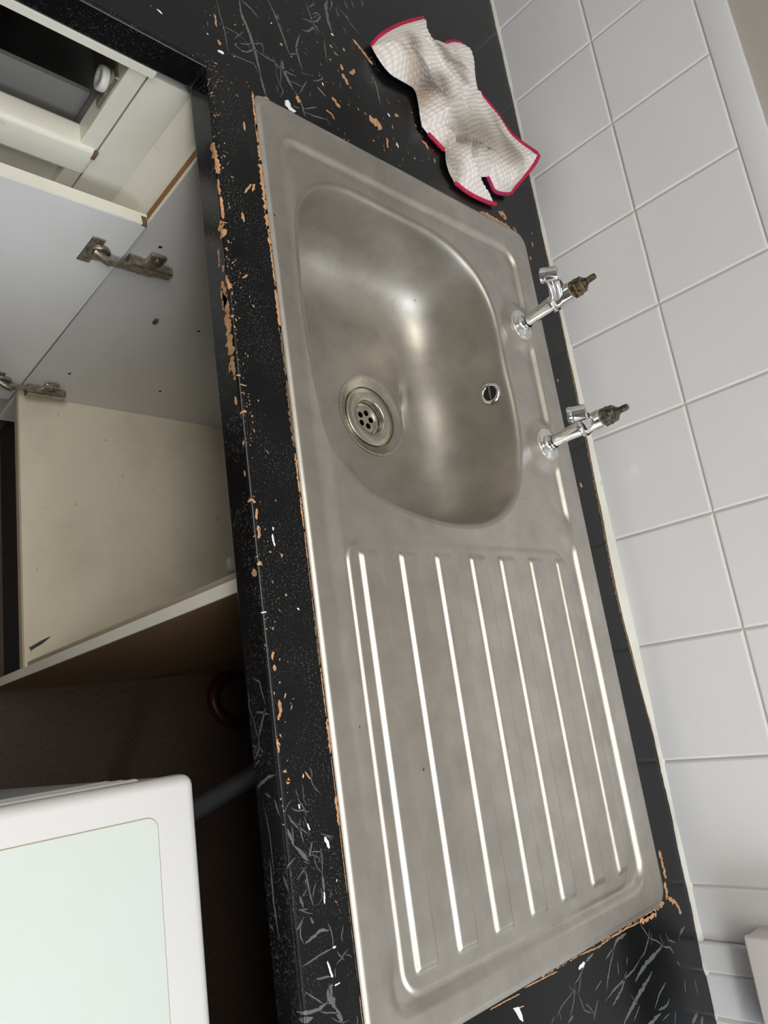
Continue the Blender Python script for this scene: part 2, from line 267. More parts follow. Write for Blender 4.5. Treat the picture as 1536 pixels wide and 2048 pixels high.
CHIPS = [[0.00488,[[-0.1794,0.1745],[-0.1747,0.1838],[-0.1652,0.1966],[-0.1567,0.2066]]],[0.00533,[[-0.1217,0.1449],[-0.1135,0.1465]]],[0.00601,[[-0.1069,0.1444],[-0.0991,0.1499],[-0.0952,0.154]]],[0.00468,[[-0.1155,0.1595],[-0.1267,0.1693]]],[0.00318,[[-0.144,0.1303],[-0.1411,0.1346]]],[0.00279,[[-0.1199,0.1265],[-0.1172,0.128]]],[0.00532,[[-0.0294,0.0641],[-0.0202,0.0653]]],[0.00608,[[-0.0582,0.1204],[-0.0525,0.126],[-0.0487,0.1319]]],[0.00165,[[-0.0616,0.0983],[-0.0532,0.1096]]],[0.0023,[[-0.0323,0.1072],[-0.0314,0.1152],[-0.0251,0.1197]]],[0.00226,[[-0.0805,-0.0405],[-0.0735,-0.039],[-0.0639,-0.0392]]],[0.00251,[[-0.0469,-0.0387],[-0.04,-0.0373]]],[0.00317,[[-0.0964,0.0497],[-0.0932,0.0501]]],[0.00249,[[-0.094,0.1568],[-0.09,0.1561]]],[0.00255,[[-0.1535,0.1551],[-0.1479,0.1551]]],[0.00213,[[-0.1363,0.1358],[-0.1333,0.143]]],[0.00359,[[-0.0637,0.1742],[-0.062,0.1779]]],[0.0032,[[-0.0009,0.0143],[-0.0015,0.0214]]],[0.01123,[[-0.0581,0.1819],[-0.0586,0.1892],[-0.0574,0.1963],[-0.0526,0.2027]]],[0.00429,[[-0.0737,0.2811],[-0.0715,0.2889],[-0.0643,0.2935]]],[0.00688,[[-0.0945,0.2365],[-0.089,0.2374]]],[0.00287,[[-0.0632,0.1748],[-0.0626,0.1783]]],[0.00285,[[-0.0258,0.1822],[-0.0241,0.1837]]],[0.0031,[[-0.0356,0.259],[-0.0325,0.2596]]],[0.00357,[[-0.0956,0.2736],[-0.092,0.2748]]],[0.00254,[[-0.0541,0.3027],[-0.0459,0.3015]]],[0.00169,[[-0.0702,0.2249],[-0.064,0.2256]]],[0.00296,[[-0.0425,0.21],[-0.0261,0.2077]]],[0.00252,[[-0.0645,0.1636],[-0.0621,0.1649]]],[0.00662,[[-0.0004,0.3855],[-0.0021,0.4005],[-0.0033,0.4191],[-0.0024,0.4341]]],[0.00637,[[-0.0024,0.4341],[-0.0028,0.4515],[-0.0002,0.4577]]],[0.00838,[[-0.0203,0.4358],[-0.0201,0.4478],[-0.0124,0.4473]]],[0.00571,[[-0.0061,0.4665],[-0.0013,0.474]]],[0.0036,[[-0.0155,0.5189],[-0.0122,0.5169]]],[0.00356,[[0.0038,0.5118],[0.0131,0.5107]]],[0.00521,[[0.0348,0.4955],[0.0393,0.4986]]],[0.00716,[[0.9451,0.4629],[0.9435,0.4416],[0.9435,0.4238]]],[0.00141,[[0.9442,0.4235],[0.9427,0.3899],[0.9427,0.3574]]],[0.0013,[[0.9427,0.3574],[0.9443,0.332],[0.9414,0.2978]]],[0.00114,[[0.9439,0.2555],[0.9424,0.2249],[0.9413,0.2007]]],[0.00105,[[0.9438,0.1928],[0.9427,0.1699],[0.9421,0.1479]]],[0.00118,[[0.9541,0.1873],[0.9549,0.1953]]],[0.00523,[[0.883,0.5002],[0.9017,0.5015],[0.9162,0.5006]]],[0.00607,[[0.919,0.4972],[0.9311,0.4953],[0.9375,0.4922]]],[0.00509,[[0.9364,0.4948],[0.9459,0.5109],[0.961,0.5202]]],[0.00457,[[0.9393,0.4851],[0.9415,0.4601],[0.9427,0.4326]]],[0.00475,[[0.3973,0.5009],[0.4048,0.5019]]],[0.00334,[[0.238,0.4997],[0.2426,0.5]]],[0.00105,[[0.7017,-0.0525],[0.7012,-0.0491]]],[0.00252,[[0.7099,-0.0502],[0.7104,-0.047]]],[0.00131,[[0.7052,-0.0305],[0.7123,-0.0259]]],[0.00084,[[0.8087,-0.0147],[0.8106,-0.0129]]],[0.00595,[[0.0905,-0.0601],[0.0998,-0.0582],[0.1107,-0.0565]]],[0.00513,[[0.1107,-0.0565],[0.129,-0.0555]]],[0.00234,[[0.135,-0.0561],[0.1537,-0.0565]]],[0.0027,[[0.1561,-0.0554],[0.1812,-0.0552]]],[0.0076,[[0.1823,-0.058],[0.2016,-0.0582]]],[0.00223,[[0.2094,-0.0648],[0.2287,-0.066]]],[0.00332,[[0.2298,-0.0614],[0.2376,-0.0609]]],[0.00474,[[0.2454,-0.0643],[0.2583,-0.0636],[0.2724,-0.0631]]],[0.00332,[[0.2433,-0.0581],[0.2586,-0.0563]]],[0.00278,[[0.1649,-0.0316],[0.1762,-0.0314]]],[0.00257,[[0.048,-0.0172],[0.0587,-0.0169]]],[0.00202,[[0.1398,-0.0267],[0.1253,-0.0169]]],[0.00247,[[0.134,-0.0164],[0.1233,-0.0122]]],[0.00281,[[0.1035,-0.0473],[0.1059,-0.0461]]],[0.00189,[[0.2429,-0.0403],[0.2369,-0.034]]],[0.0034,[[0.2528,-0.0652],[0.264,-0.0649],[0.2763,-0.0654]]],[0.00575,[[0.2613,-0.0623],[0.2724,-0.0615],[0.2828,-0.0621]]],[0.00724,[[0.2828,-0.0621],[0.297,-0.0633],[0.3043,-0.0633]]],[0.00767,[[0.304,-0.0624],[0.3149,-0.0621],[0.3257,-0.0618]]],[0.00556,[[0.3275,-0.062],[0.3372,-0.0611],[0.3469,-0.0607]]],[0.00325,[[0.3478,-0.0608],[0.3526,-0.0604]]],[0.00175,[[0.3337,-0.0654],[0.341,-0.0662]]],[0.00321,[[0.3678,-0.0617],[0.3768,-0.0611]]],[0.00364,[[0.2868,-0.0567],[0.2893,-0.0556]]],[0.00151,[[0.3482,-0.0585],[0.3499,-0.0539]]],[0.00197,[[0.3885,-0.0586],[0.3857,-0.055],[0.3853,-0.0517]]],[0.00436,[[0.4155,-0.0588],[0.416,-0.0567]]],[0.00125,[[0.3586,-0.0554],[0.3591,-0.0487]]],[0.00326,[[0.2708,-0.0318],[0.2707,-0.0297]]],[0.00132,[[0.252,-0.0565],[0.2595,-0.0563]]],[0.00265,[[0.4414,-0.0598],[0.4472,-0.0598]]],[0.00228,[[0.4711,-0.0599],[0.4698,-0.0553],[0.4727,-0.0518]]],[0.0023,[[0.4783,-0.0518],[0.4885,-0.0526]]],[0.00326,[[0.4941,-0.0515],[0.5058,-0.0525]]],[0.0054,[[0.5267,-0.055],[0.5289,-0.0527]]],[0.00566,[[0.5317,-0.0603],[0.5387,-0.0604]]],[0.00215,[[0.6051,-0.0495],[0.6076,-0.0513],[0.6117,-0.051]]],[0.00365,[[0.6159,-0.0499],[0.621,-0.05]]],[0.00232,[[0.5188,-0.0307],[0.5222,-0.0298]]],[0.0026,[[0.5559,-0.0309],[0.5566,-0.029]]],[0.00288,[[0.6455,-0.0489],[0.6537,-0.0492],[0.6611,-0.0517]]],[0.00131,[[0.6757,-0.0544],[0.6869,-0.0543]]],[0.00129,[[0.7018,-0.0527],[0.703,-0.0486]]],[0.00369,[[0.7098,-0.0499],[0.7106,-0.0469]]]]
PAINT = [[0.00287,[[0.759,-0.0181],[0.7685,-0.0147]]],[0.00132,[[0.7454,-0.0342],[0.7509,-0.0323]]],[0.00135,[[0.7069,-0.0328],[0.71,-0.0333]]],[0.00148,[[0.799,-0.025],[0.8078,-0.0257]]],[0.00178,[[0.8485,-0.0293],[0.8567,-0.0272],[0.8609,-0.0259]]],[0.0015,[[0.7291,-0.0408],[0.7329,-0.0399]]],[0.00095,[[0.793,-0.0107],[0.795,-0.0111]]],[0.00125,[[0.8668,-0.0193],[0.8669,-0.0248]]],[0.00181,[[0.8404,-0.0226],[0.8409,-0.0192]]],[0.00364,[[0.9527,0.2907],[0.9502,0.3031]]],[0.00138,[[0.4943,-0.0361],[0.4977,-0.0366]]],[0.00177,[[0.5011,-0.0377],[0.5068,-0.0377],[0.5123,-0.0364]]],[0.00136,[[0.568,-0.0196],[0.5699,-0.0175]]],[0.0011,[[0.5711,-0.0572],[0.5709,-0.0528]]],[0.00416,[[-0.03,-0.0411],[-0.0329,-0.0337]]],[0.00297,[[-0.0725,0.1071],[-0.068,0.1083]]],[0.0035,[[-0.1636,0.1354],[-0.1638,0.1402]]],[0.00146,[[-0.0467,-0.0529],[-0.0456,-0.0509]]],[0.00168,[[-0.1177,0.0375],[-0.1191,0.0396]]],[0.0039,[[-0.0856,0.2194],[-0.0813,0.2224]]],[0.0021,[[-0.0408,-0.11],[-0.0385,-0.1042]]],[0.00297,[[-0.0435,0.2272],[-0.0365,0.2296]]]]
GLOVE = [["hem",[[-0.1806,0.2026,0.006],[-0.1977,0.2138,0.012],[-0.2194,0.2354,0.018],[-0.2558,0.274,0.018],[-0.3032,0.326,0.01]]],["raw",[[-0.2981,0.3277,0.008],[-0.2812,0.3284,0.007],[-0.265,0.3274,0.008],[-0.2821,0.3522,0.008],[-0.2901,0.3756,0.006]]],["hem",[[-0.2901,0.3756,0.006],[-0.304,0.392,0.007],[-0.312,0.4101,0.008],[-0.3129,0.4233,0.007]]],["raw",[[-0.3033,0.4372,0.007],[-0.2828,0.4406,0.008],[-0.2579,0.4373,0.007],[-0.2387,0.4394,0.006]]],["hem",[[-0.2362,0.4429,0.005],[-0.2213,0.4729,0.006],[-0.1774,0.4912,0.014],[-0.1523,0.5038,0.028],[-0.1279,0.5115,0.043]]],["hem",[[-0.1264,0.5122,0.044],[-0.1153,0.5105,0.036],[-0.0923,0.4931,0.022],[-0.0682,0.4719,0.011],[-0.0594,0.4667,0.007],[-0.0502,0.4396,0.006],[-0.0481,0.4242,0.006],[-0.0592,0.4201,0.006],[-0.0678,0.4139,0.007]]],["hem",[[-0.0599,0.3944,0.006],[-0.0441,0.3956,0.005],[-0.0314,0.4106,0.005]]],["hem",[[-0.0255,0.4249,0.005],[-0.0195,0.3946,0.005],[-0.018,0.3584,0.005],[-0.0241,0.3322,0.005]]],["raw",[[-0.0364,0.3225,0.006],[-0.0519,0.3179,0.007],[-0.0726,0.3235,0.006]]],["hem",[[-0.0726,0.322,0.005],[-0.0813,0.3036,0.005],[-0.086,0.2922,0.005]]],["raw",[[-0.0928,0.2814,0.005],[-0.1077,0.28,0.006],[-0.1311,0.2814,0.006],[-0.1502,0.2774,0.008],[-0.1489,0.2652,0.009],[-0.1461,0.247,0.01],[-0.1443,0.2258,0.01],[-0.1598,0.2094,0.009],[-0.176,0.2031,0.007]]]]
GLOVE_CTL = [[-0.1541,0.2186,0.034],[-0.1984,0.2723,0.032],[-0.2437,0.3806,0.024],[-0.2454,0.3567,0.016],[-0.1366,0.2816,0.038],[-0.1693,0.3345,0.034],[-0.0884,0.2713,0.028],[-0.1114,0.3049,0.034],[-0.1593,0.3814,0.024],[-0.23,0.4537,0.006],[-0.0886,0.2995,0.02],[-0.1221,0.3676,0.018],[-0.1442,0.4105,0.02],[-0.1855,0.4746,0.014],[-0.1214,0.4286,0.024],[-0.1025,0.4776,0.036],[-0.0887,0.4074,0.01],[-0.0722,0.423,0.022],[-0.0911,0.3682,0.02],[-0.0917,0.3459,0.016],[-0.0494,0.3241,0.026],[-0.0213,0.3391,0.018]]
LUMPS = [[[-0.0725,0.3286],[-0.0972,0.3611],[-0.092,0.3702],[-0.0556,0.3598],[-0.0309,0.3754],[-0.0231,0.404],[-0.0192,0.3585],[-0.0257,0.3325],[-0.0439,0.3247]],[[-0.0946,0.3702],[-0.1063,0.4183],[-0.0959,0.4495],[-0.0626,0.4686],[-0.0517,0.4391],[-0.0535,0.4222],[-0.0673,0.4066],[-0.0556,0.3533]]]
RIDGES = [[0.004,[[-0.2363,0.3052],[-0.2064,0.3169],[-0.1778,0.3325],[-0.1895,0.3728]]],[0.005,[[-0.1141,0.3078],[-0.1895,0.3728]]],[-0.006,[[-0.0933,0.2935],[-0.1011,0.3052],[-0.1024,0.3325]]],[0.006,[[-0.0725,0.3235],[-0.0816,0.3182],[-0.0894,0.3299],[-0.0881,0.3403]]],[-0.007,[[-0.105,0.3689],[-0.0829,0.3286]]],[-0.009,[[-0.1063,0.3702],[-0.1167,0.4066],[-0.1089,0.4196]]],[-0.006,[[-0.105,0.3806],[-0.0595,0.3546],[-0.0647,0.4001]]],[0.005,[[-0.105,0.417],[-0.0959,0.4495],[-0.0686,0.456]]],[-0.004,[[-0.1063,0.4196],[-0.0933,0.4521],[-0.0699,0.4612]]],[-0.004,[[-0.1947,0.2597],[-0.183,0.2883],[-0.1557,0.2935],[-0.1466,0.3169]]],[0.003,[[-0.2285,0.4365],[-0.1609,0.3715],[-0.1362,0.3767]]],[0.003,[[-0.2311,0.3572],[-0.2285,0.378]]],[-0.004,[[-0.2779,0.3663],[-0.2428,0.3702],[-0.2454,0.4053]]]]
STAINS = [[0.016,"d",[[-0.2025,0.2623],[-0.1713,0.2701],[-0.157,0.287],[-0.1466,0.2896]]],[0.014,"d",[[-0.1687,0.313],[-0.1531,0.3169]]],[0.028,"g",[[-0.1089,0.3481],[-0.131,0.378],[-0.1401,0.4079]]],[0.03,"g",[[-0.105,0.3611],[-0.1206,0.417]]],[0.01,"o",[[-0.1765,0.2363],[-0.1596,0.2597],[-0.1375,0.2831],[-0.1284,0.2857]]],[0.012,"g",[[-0.2545,0.3299],[-0.2506,0.3546],[-0.2376,0.3806]]],[0.01,"g",[[-0.2558,0.3403],[-0.2389,0.3546],[-0.2142,0.3832]]],[0.008,"g",[[-0.0764,0.3221],[-0.0569,0.3208],[-0.027,0.3325]]],[0.02,"g",[[-0.1791,0.4534],[-0.1349,0.4599]]],[0.012,"d",[[-0.1531,0.2883],[-0.1453,0.3013]]],[0.018,"g",[[-0.105,0.4638],[-0.1284,0.4573]]]]

# ================================================================== room shell
ZT = 0.90; YW = 0.551
struct(obj('floor', bbox(-.62, 2.3, -2.3, .70, -.05, 0), M['floor']))
wb = struct(obj('wall_back', bbox(-.62, 2.3, .5592, .70, 0, 2.4), M['plaster']))
struct(obj('wall_left', bbox(-.74, -.62, -2.3, .70, 0, 2.4), M['room_wall']))
struct(obj('wall_right', bbox(2.3, 2.42, -2.3, .70, 0, 2.4), M['far_wall']))
struct(obj('wall_front', bbox(-.74, 2.42, -2.42, -2.3, 0, 2.4), M['far_wall']))
struct(obj('ceiling', bbox(-.74, 2.42, -2.42, .70, 2.4, 2.5), M['ceiling']))
# grout bed the tiles are set in, then every tile
part('grout_bed', bbox(-.62, 1.000, .5532, .5595, .88, 1.2375), M['grout'], wb)
def tile_mesh(wd, ht):
    bm = bmesh.new(); b = .0016
    prof = [(0, .0), (0, -.0060), (b * .4, -.0072), (b * 1.6, -.0080)]
    rings = []
    for ins, y in prof:
        rings.append([bm.verts.new((x, y, z)) for x, z in ((ins, ins), (wd - ins, ins), (wd - ins, ht - ins), (ins, ht - ins))])
    for a, c in zip(rings, rings[1:]):
        for k in range(4): bm.faces.new((a[k], a[(k + 1) % 4], c[(k + 1) % 4], c[k]))
    bm.faces.new(rings[-1]); bm.faces.new(rings[0][::-1]); bmesh.ops.recalc_face_normals(bm, faces=bm.faces[:])
    me = bpy.data.meshes.new('tile'); bm.to_mesh(me); bm.free(); me.materials.append(M['tile']); return me
PX = .15155; G = .0022
cache = {}
def put_tile(x, z, wd, ht, yback, parent, name='tile'):
    k = (round(wd, 4), round(ht, 4))
    if k not in cache: cache[k] = tile_mesh(*k)
    o = link(bpy.data.objects.new(name, cache[k]), parent); o.location = (x, yback, z)
    o.rotation_euler = (random.uniform(-.003, .003), 0, random.uniform(-.003, .003)); return o
rows = [(.8985, .1495), (1.0495 + .0005, .1495)]
for z0, ht in rows:
    for k in range(-5, 7):
        x0 = .0271 + PX * k; x1 = min(x0 + PX - G, .999); x0 = max(x0, -.619)
        if x1 - x0 > .01: put_tile(x0, z0, x1 - x0, ht, .559, wb)
strip = part('edge_tile', bbox(-.62, .999, .5508, .5592, 1.2008, 1.2378, .0022, 3), M['tile'], wb); auto_smooth(strip)
# pier: tiles that stand a few millimetres proud beyond x = 1.0
pier = struct(obj('trim_1', bbox(1.0008, 2.3, .5470, .5600, .88, 1.60), M['grout']))
for (xa, xb) in ((.9995, 1.0340), (1.0355, 1.0845), (1.0866, 1.236), (1.238, 1.388)):
    for z0, ht in rows: put_tile(xa, z0, xb - xa, ht, .5528 + (.0015 if xa > 1.03 else 0), pier)
# sealant bead between worktop and tiles
BX = [-.62, -.5, -.2, 0, .2, .33, .45, .55, .65, .75, .85, 1.0, 1.03, 1.04, 1.3]
BY = [.545, .545, .548, .546, .545, .5435, .539, .533, .538, .546, .546, .5445, .5415, .5445, .5445]
xs = np.arange(-.62, 1.3, .006); vb = []; fb = []
for i, x in enumerate(xs):
    yb = np.interp(x, BX, BY) + .0007 * math.sin(x * 61) + random.uniform(-.0005, .0005); n = 6
    yb = yb + .0022; yt = .5522 if x < 1.0 else .5480
    for j in range(n):
        tt = j / (n - 1); y = yb + (yt - yb) * tt; zz = ZT + .0003 + .0060 * tt ** 1.3 + .0012 * math.sin(math.pi * tt)
        vb.append((x, y, zz))
    vb.append((x, yt, ZT - .002)); vb.append((x, yb, ZT - .002))
    if i:
        m = 8; a = (i - 1) * m; b = i * m
        for j in range(m): fb.append((a + j, b + j, b + (j + 1) % m, a + (j + 1) % m))
so = struct(obj('trim_2', pydata(vb, fb), M['sealant'], smooth=True)); auto_smooth(so, 60)

# ================================================================== worktop
YF = -.0565; XR = -.003
wt = empty('worktop', (.3, .2, ZT - .038), 'L-shaped black marble-effect laminate worktop with chipped brown edges around the sink', 'worktop')
bm = bmesh.new()
outer = [(-.615, .5525), (1.45, .5525), (1.45, YF), (XR, YF), (XR, -1.4), (-.615, -1.4)]
inner = [(.014, .016), (.926, .016), (.926, .474), (.014, .474)]
ed = []
for loop in (outer, inner):
    vs = [bm.verts.new((x, y, ZT)) for x, y in loop]
    ed += [bm.edges.new((vs[i], vs[(i + 1) % len(vs)])) for i in range(len(vs))]
bmesh.ops.triangle_fill(bm, use_beauty=True, edges=ed)
bmesh.ops.recalc_face_normals(bm, faces=bm.faces[:])
for f in bm.faces:
    if f.normal.z < 0: f.normal_flip()
r = bmesh.ops.extrude_face_region(bm, geom=bm.faces[:])
for v in r['geom']:
    if isinstance(v, bmesh.types.BMVert): v.co.z -= .038
bmesh.ops.recalc_face_normals(bm, faces=bm.faces[:])
slab = part('slab', bm, M['laminate'], wt)
bv = slab.modifiers.new('round', 'BEVEL'); bv.width = .0035; bv.segments = 3; bv.limit_method = 'ANGLE'; bv.angle_limit = math.radians(40)
auto_smooth(slab, 50)
def onto(x, y, h):      # wrap round the worktop's rounded front edge
    r = .0035; s = YF + r - y
    if s <= 0 or x < XR: return (x, y, ZT + h)
    if s < math.pi / 2 * r:
        a = s / r; return (x, YF + r - (r + h) * math.sin(a), ZT - r + (r + h) * math.cos(a))
    return (x, YF - h, ZT - r - (s - math.pi / 2 * r) * 1.3)
def ribbons(data, mapper, h, jag=.25, taper=True, step=.0025):
    vs = []; fs = []
    for w, pts in data:
        w = max(w, .0007)
        P = [Vector((a, b)) for a, b in pts]; D = [0]
        for a, b in zip(P, P[1:]): D.append(D[-1] + (b - a).length)
        L = D[-1]; n = max(3, int(L / min(step, w * .8)) + 1); n = min(n, 90); base = len(vs); m = max(2, min(8, int(w / .0009) + 1))
        for i in range(n):
            s = L * i / (n - 1); k = 0
            while k < len(D) - 2 and D[k + 1] < s: k += 1
            f = (s - D[k]) / max(D[k + 1] - D[k], 1e-6); p = P[k].lerp(P[k + 1], f); d = (P[k + 1] - P[k]).normalized(); nn = Vector((-d.y, d.x))
            u = i / (n - 1); e = min(1, .25 + 3 * min(u, 1 - u)) if taper else min(1, .45 + 6 * min(u, 1 - u))
            a = w * .5 * e * (1 + random.uniform(-jag, jag) * 1.6); b = w * .5 * e * (1 + random.uniform(-jag, jag) * 1.6)
            q = p + nn * random.uniform(-jag, jag) * w * .5
            for c in range(m): vs.append(mapper(*(q + nn * (a + (-b - a) * c / (m - 1))), h))
            if i:
                for c in range(m - 1): o = base + m * i + c; fs.append((o - m, o - m + 1, o + 1, o))
    return pydata(vs, fs)
def stuff(o): o['kind'] = 'stuff'; return o
def facemap(x, z, h): return (x, YF - h, z)
# small random scratches of the printed pattern
extra = []
for k in range(100):
    reg = random.random()
    if reg < .35: cx, cy, ang = random.uniform(-.30, -.02), random.uniform(-.05, .22), random.gauss(.3, .5)
    elif reg < .65: cx, cy, ang = random.uniform(.96, 1.12), random.uniform(.1, .53), random.gauss(.1, .5)
    else: cx, cy, ang = random.uniform(.70, .92), random.uniform(-.05, -.006), random.gauss(.2, .8)
    L = random.uniform(.006, .02); pts = [(cx, cy)]; a = ang
    for j in range(3):
        a += random.gauss(0, .35); pts.append((pts[-1][0] + math.cos(a) * L / 3, pts[-1][1] + math.sin(a) * L / 3))
    if any(.0 < p[0] < .94 and -.004 < p[1] < .49 for p in pts): continue
    extra.append([random.uniform(.0005, .0011), pts])
stuff(part('marble_vein', ribbons(VEINS + extra, onto, .00012, .22), M['vein'], wt))
stuff(part('edge_marble_vein', ribbons(FACE_VEINS, facemap, .00015, .2), M['vein'], wt))
# chips: exposed board
specks = []
for k in range(40):
    cx, cy = random.gauss(.0, .010), random.gauss(-.050, .012)
    if cx < XR - .001 or cy > YF + .001:
        if abs(cx - XR) > .001: specks.append([random.uniform(.0005, .0015), [(cx, cy), (cx + random.gauss(0, .0015) * (1 if cx > XR + .005 else 0), cy + random.gauss(0, .0015) * (1 if cy > YF + .005 else 0) + .0008)]])
for k in range(330):
    reg = random.random()
    if reg < .45: cx = random.uniform(-.0, .75); cy = YF + abs(random.gauss(0, .010))
    elif reg < .75: cx = random.gauss(-.06, .06); cy = random.uniform(.08, .36)
    else: cx = random.uniform(-.25, .0); cy = random.gauss(-.02, .06)
    if .0 < cx < .94 and cy > -.004: continue
    if cy < YF and cx > XR - .012: continue
    L = abs(random.gauss(0, .0016)) + .0006; a = random.gauss(0, .6)
    specks.append([random.uniform(.0006, .0016), [(cx, cy), (cx + math.cos(a) * L, cy + math.sin(a) * L)]])
ch = part('chipped_patch', ribbons(CHIPS + specks, onto, .00022, .32, taper=False), M['chip'], wt); stuff(ch)
stuff(part('paint_spot', ribbons(PAINT, onto, .0005, .2, taper=False), M['fleck'], wt))
# brown line along the sink's front lip and broken back edge
edge = []; edge2 = []
x = .0
while x < .94:
    L = random.uniform(.02, .07); wd = random.choice([.0024, .003, .004, .0055]) if x < .45 else random.choice([.0008, .0014, .002, .0028])
    (edge if random.random() < .78 else edge2).append([wd * .85, [(x, -.0012), (x + L * .5, -.0014), (x + L, -.0012)]]); x += L * random.uniform(.75, 1.15)
for k in range(26):
    y = random.uniform(.0, .3); edge.append([random.uniform(.0006, .0014), [(.9405 + random.uniform(0, .001), y + .18), (.9412, y + .195)]])
stuff(part('raw_edge', ribbons(edge, onto, .0003, .4, taper=False), M['chip'], wt))
stuff(part('dirty_edge', ribbons(edge2, onto, .0003, .4, taper=False), M['chip_dark'], wt))
vb = []; fb = []
for i, x in enumerate(np.arange(-.06, .86, .0022)):
    yb = np.interp(x, BX, BY) + .0030
    wd = np.interp(x, [-.06, 0, .15, .3, .5, .6, .72, .86], [.0003, .003, .0035, .0058, .0062, .0058, .003, .0003]) * random.uniform(.9, 1.6)
    vb += [(x, yb, ZT + .0003), (x, yb - wd, ZT + .0003)]
    if i: o = 2 * i; fb.append((o - 2, o - 1, o + 1, o))
stuff(part('broken_back_edge', pydata(vb, fb), M['chip_dark'], wt))

# ================================================================== sink
W_, D_ = .94, .49
sink = empty('kitchen_sink', (.47, .245, ZT), 'stainless steel inset sink with single bowl and ribbed drainer', 'sink')
TAPS = [(.170, .430), (.3503, .4337)]
OUT = np.array([(.0831, .0805), (.1315, .0454), (.185, .0365), (.2454, .0325), (.3242, .0372), (.3882, .0468), (.4184, .0615), (.442, .0913), (.4648, .1449), (.4749, .2237), (.4626, .3003), (.443, .333), (.4157, .3548), (.3507, .3802), (.285, .383), (.2195, .3811), (.1246, .3642), (.0887, .3312), (.074, .270), (.0685, .211), (.0688, .14)])
BC = np.array([.27, .21]); dv = OUT - BC; th = np.arctan2(dv[:, 1], dv[:, 0]); rr = np.hypot(dv[:, 0], dv[:, 1])
K = 8; Amat = np.stack([np.ones_like(th)] + [f(k * th) for k in range(1, K + 1) for f in (np.cos, np.sin)], 1)
reg = np.diag([0] + [1e-4 * k ** 3 for k in range(1, K + 1) for _ in (0, 1)])
cf = np.linalg.solve(Amat.T @ Amat + reg, Amat.T @ rr)
def rim(a):
    a = np.asarray(a); return sum(cf[0] if k == 0 else cf[2 * k - 1] * np.cos(k * a) + cf[2 * k] * np.sin(k * a) for k in range(K + 1))
def rrect(x, y, x0, x1, y0, y1, R):   # inside distance of a rounded rectangle (positive inside)
    cx, cy = (x0 + x1) / 2, (y0 + y1) / 2; qx = np.abs(x - cx) - (x1 - x0) / 2 + R; qy = np.abs(y - cy) - (y1 - y0) / 2 + R
    return -(np.hypot(np.maximum(qx, 0), np.maximum(qy, 0)) + np.minimum(np.maximum(qx, qy), 0) - R)
def lin(a, b_, x):
    t_ = np.clip((x - a) / (b_ - a), 0, 1); return .62 * t_ + .38 * (t_ * t_ * (3 - 2 * t_))
RIBS = [.0632, .1183, .1725, .2298, .2836, .3428, .3994]
def deck(x, y):
    e = rrect(x, y, 0, W_, 0, D_, .022)
    z = .0029 - .0023 * (1 - sm(0, .0055, e)) ** 1.0
    d = rrect(x, y, .0385, .914, .020, .4535, .032)
    fw = sm(-.02, .03, np.minimum(x - .0385, .914 - x) - (y - .020))
    rec = sm(0, .0085 + .022 * fw, d)
    for tx, ty in TAPS: rec = rec * sm(.023, .042, np.hypot(x - tx, y - ty))
    z = z - .0064 * rec
    p = rrect(x, y, .499, .905, .0475, .4245, .024)
    z = z + .0024 * sm(0, .0042, p)
    for y0 in RIBS:
        w_ = .0255 if y0 < .39 else .020
        a = lin(0, .0044, y - y0) * (1 - sm(0, .0045, y - y0 - w_)) * sm(0, .006, x - .5105) * (1 - sm(0, .0055, x - .8825))
        z = z + .0036 * a
    return z
nx, ny = 400, 420
gx = np.linspace(0, W_, nx); tt = np.linspace(0, 1, ny)
def yrange(x, R0=.012, R1=.022):
    def cut(R): 
        d = np.minimum(x, W_ - x); return np.where(d < R, R - np.sqrt(np.maximum(R * R - (R - d) ** 2, 0)), 0)
    Rf = R0
    return cut(Rf), D_ - cut(R1)
X = np.repeat(gx[:, None], ny, 1); ya, yb = yrange(gx); Y = ya[:, None] + tt[None] * (yb - ya)[:, None]
A = np.arctan2(Y - BC[1], X - BC[0]); RHO = np.hypot(X - BC[0], Y - BC[1]); LIM = rim(A) + .005
ins = RHO < LIM
cell_out = ~(ins[:-1, :-1] & ins[1:, :-1] & ins[:-1, 1:] & ins[1:, 1:])
X2 = np.where(ins, BC[0] + LIM * np.cos(A), X); Y2 = np.where(ins, BC[1] + LIM * np.sin(A), Y)
Z2 = deck(X2, Y2) + ZT
V3 = np.stack([X2, Y2, Z2], -1).reshape(-1, 3)
I, J = np.nonzero(cell_out); ix = lambda i, j: i * ny + j
F = np.stack([ix(I, J), ix(I + 1, J), ix(I + 1, J + 1), ix(I, J + 1)], 1)
skv = []; skf = []
def np_mesh(name, V, F):
    me = bpy.data.meshes.new(name); me.vertices.add(len(V)); me.vertices.foreach_set('co', V.astype(np.float32).ravel())
    me.loops.add(F.size); me.loops.foreach_set('vertex_index', F.astype(np.int32).ravel())
    me.polygons.add(len(F)); me.polygons.foreach_set('loop_start', (np.arange(len(F)) * F.shape[1]).astype(np.int32))
    me.update(calc_edges=True); me.validate(); return me
used = np.unique(F); remap = -np.ones(len(V3), int); remap[used] = np.arange(len(used))
part('drainer_deck', np_mesh('drainer_deck', V3[used], remap[F]), M['steel'], sink, smooth=True)
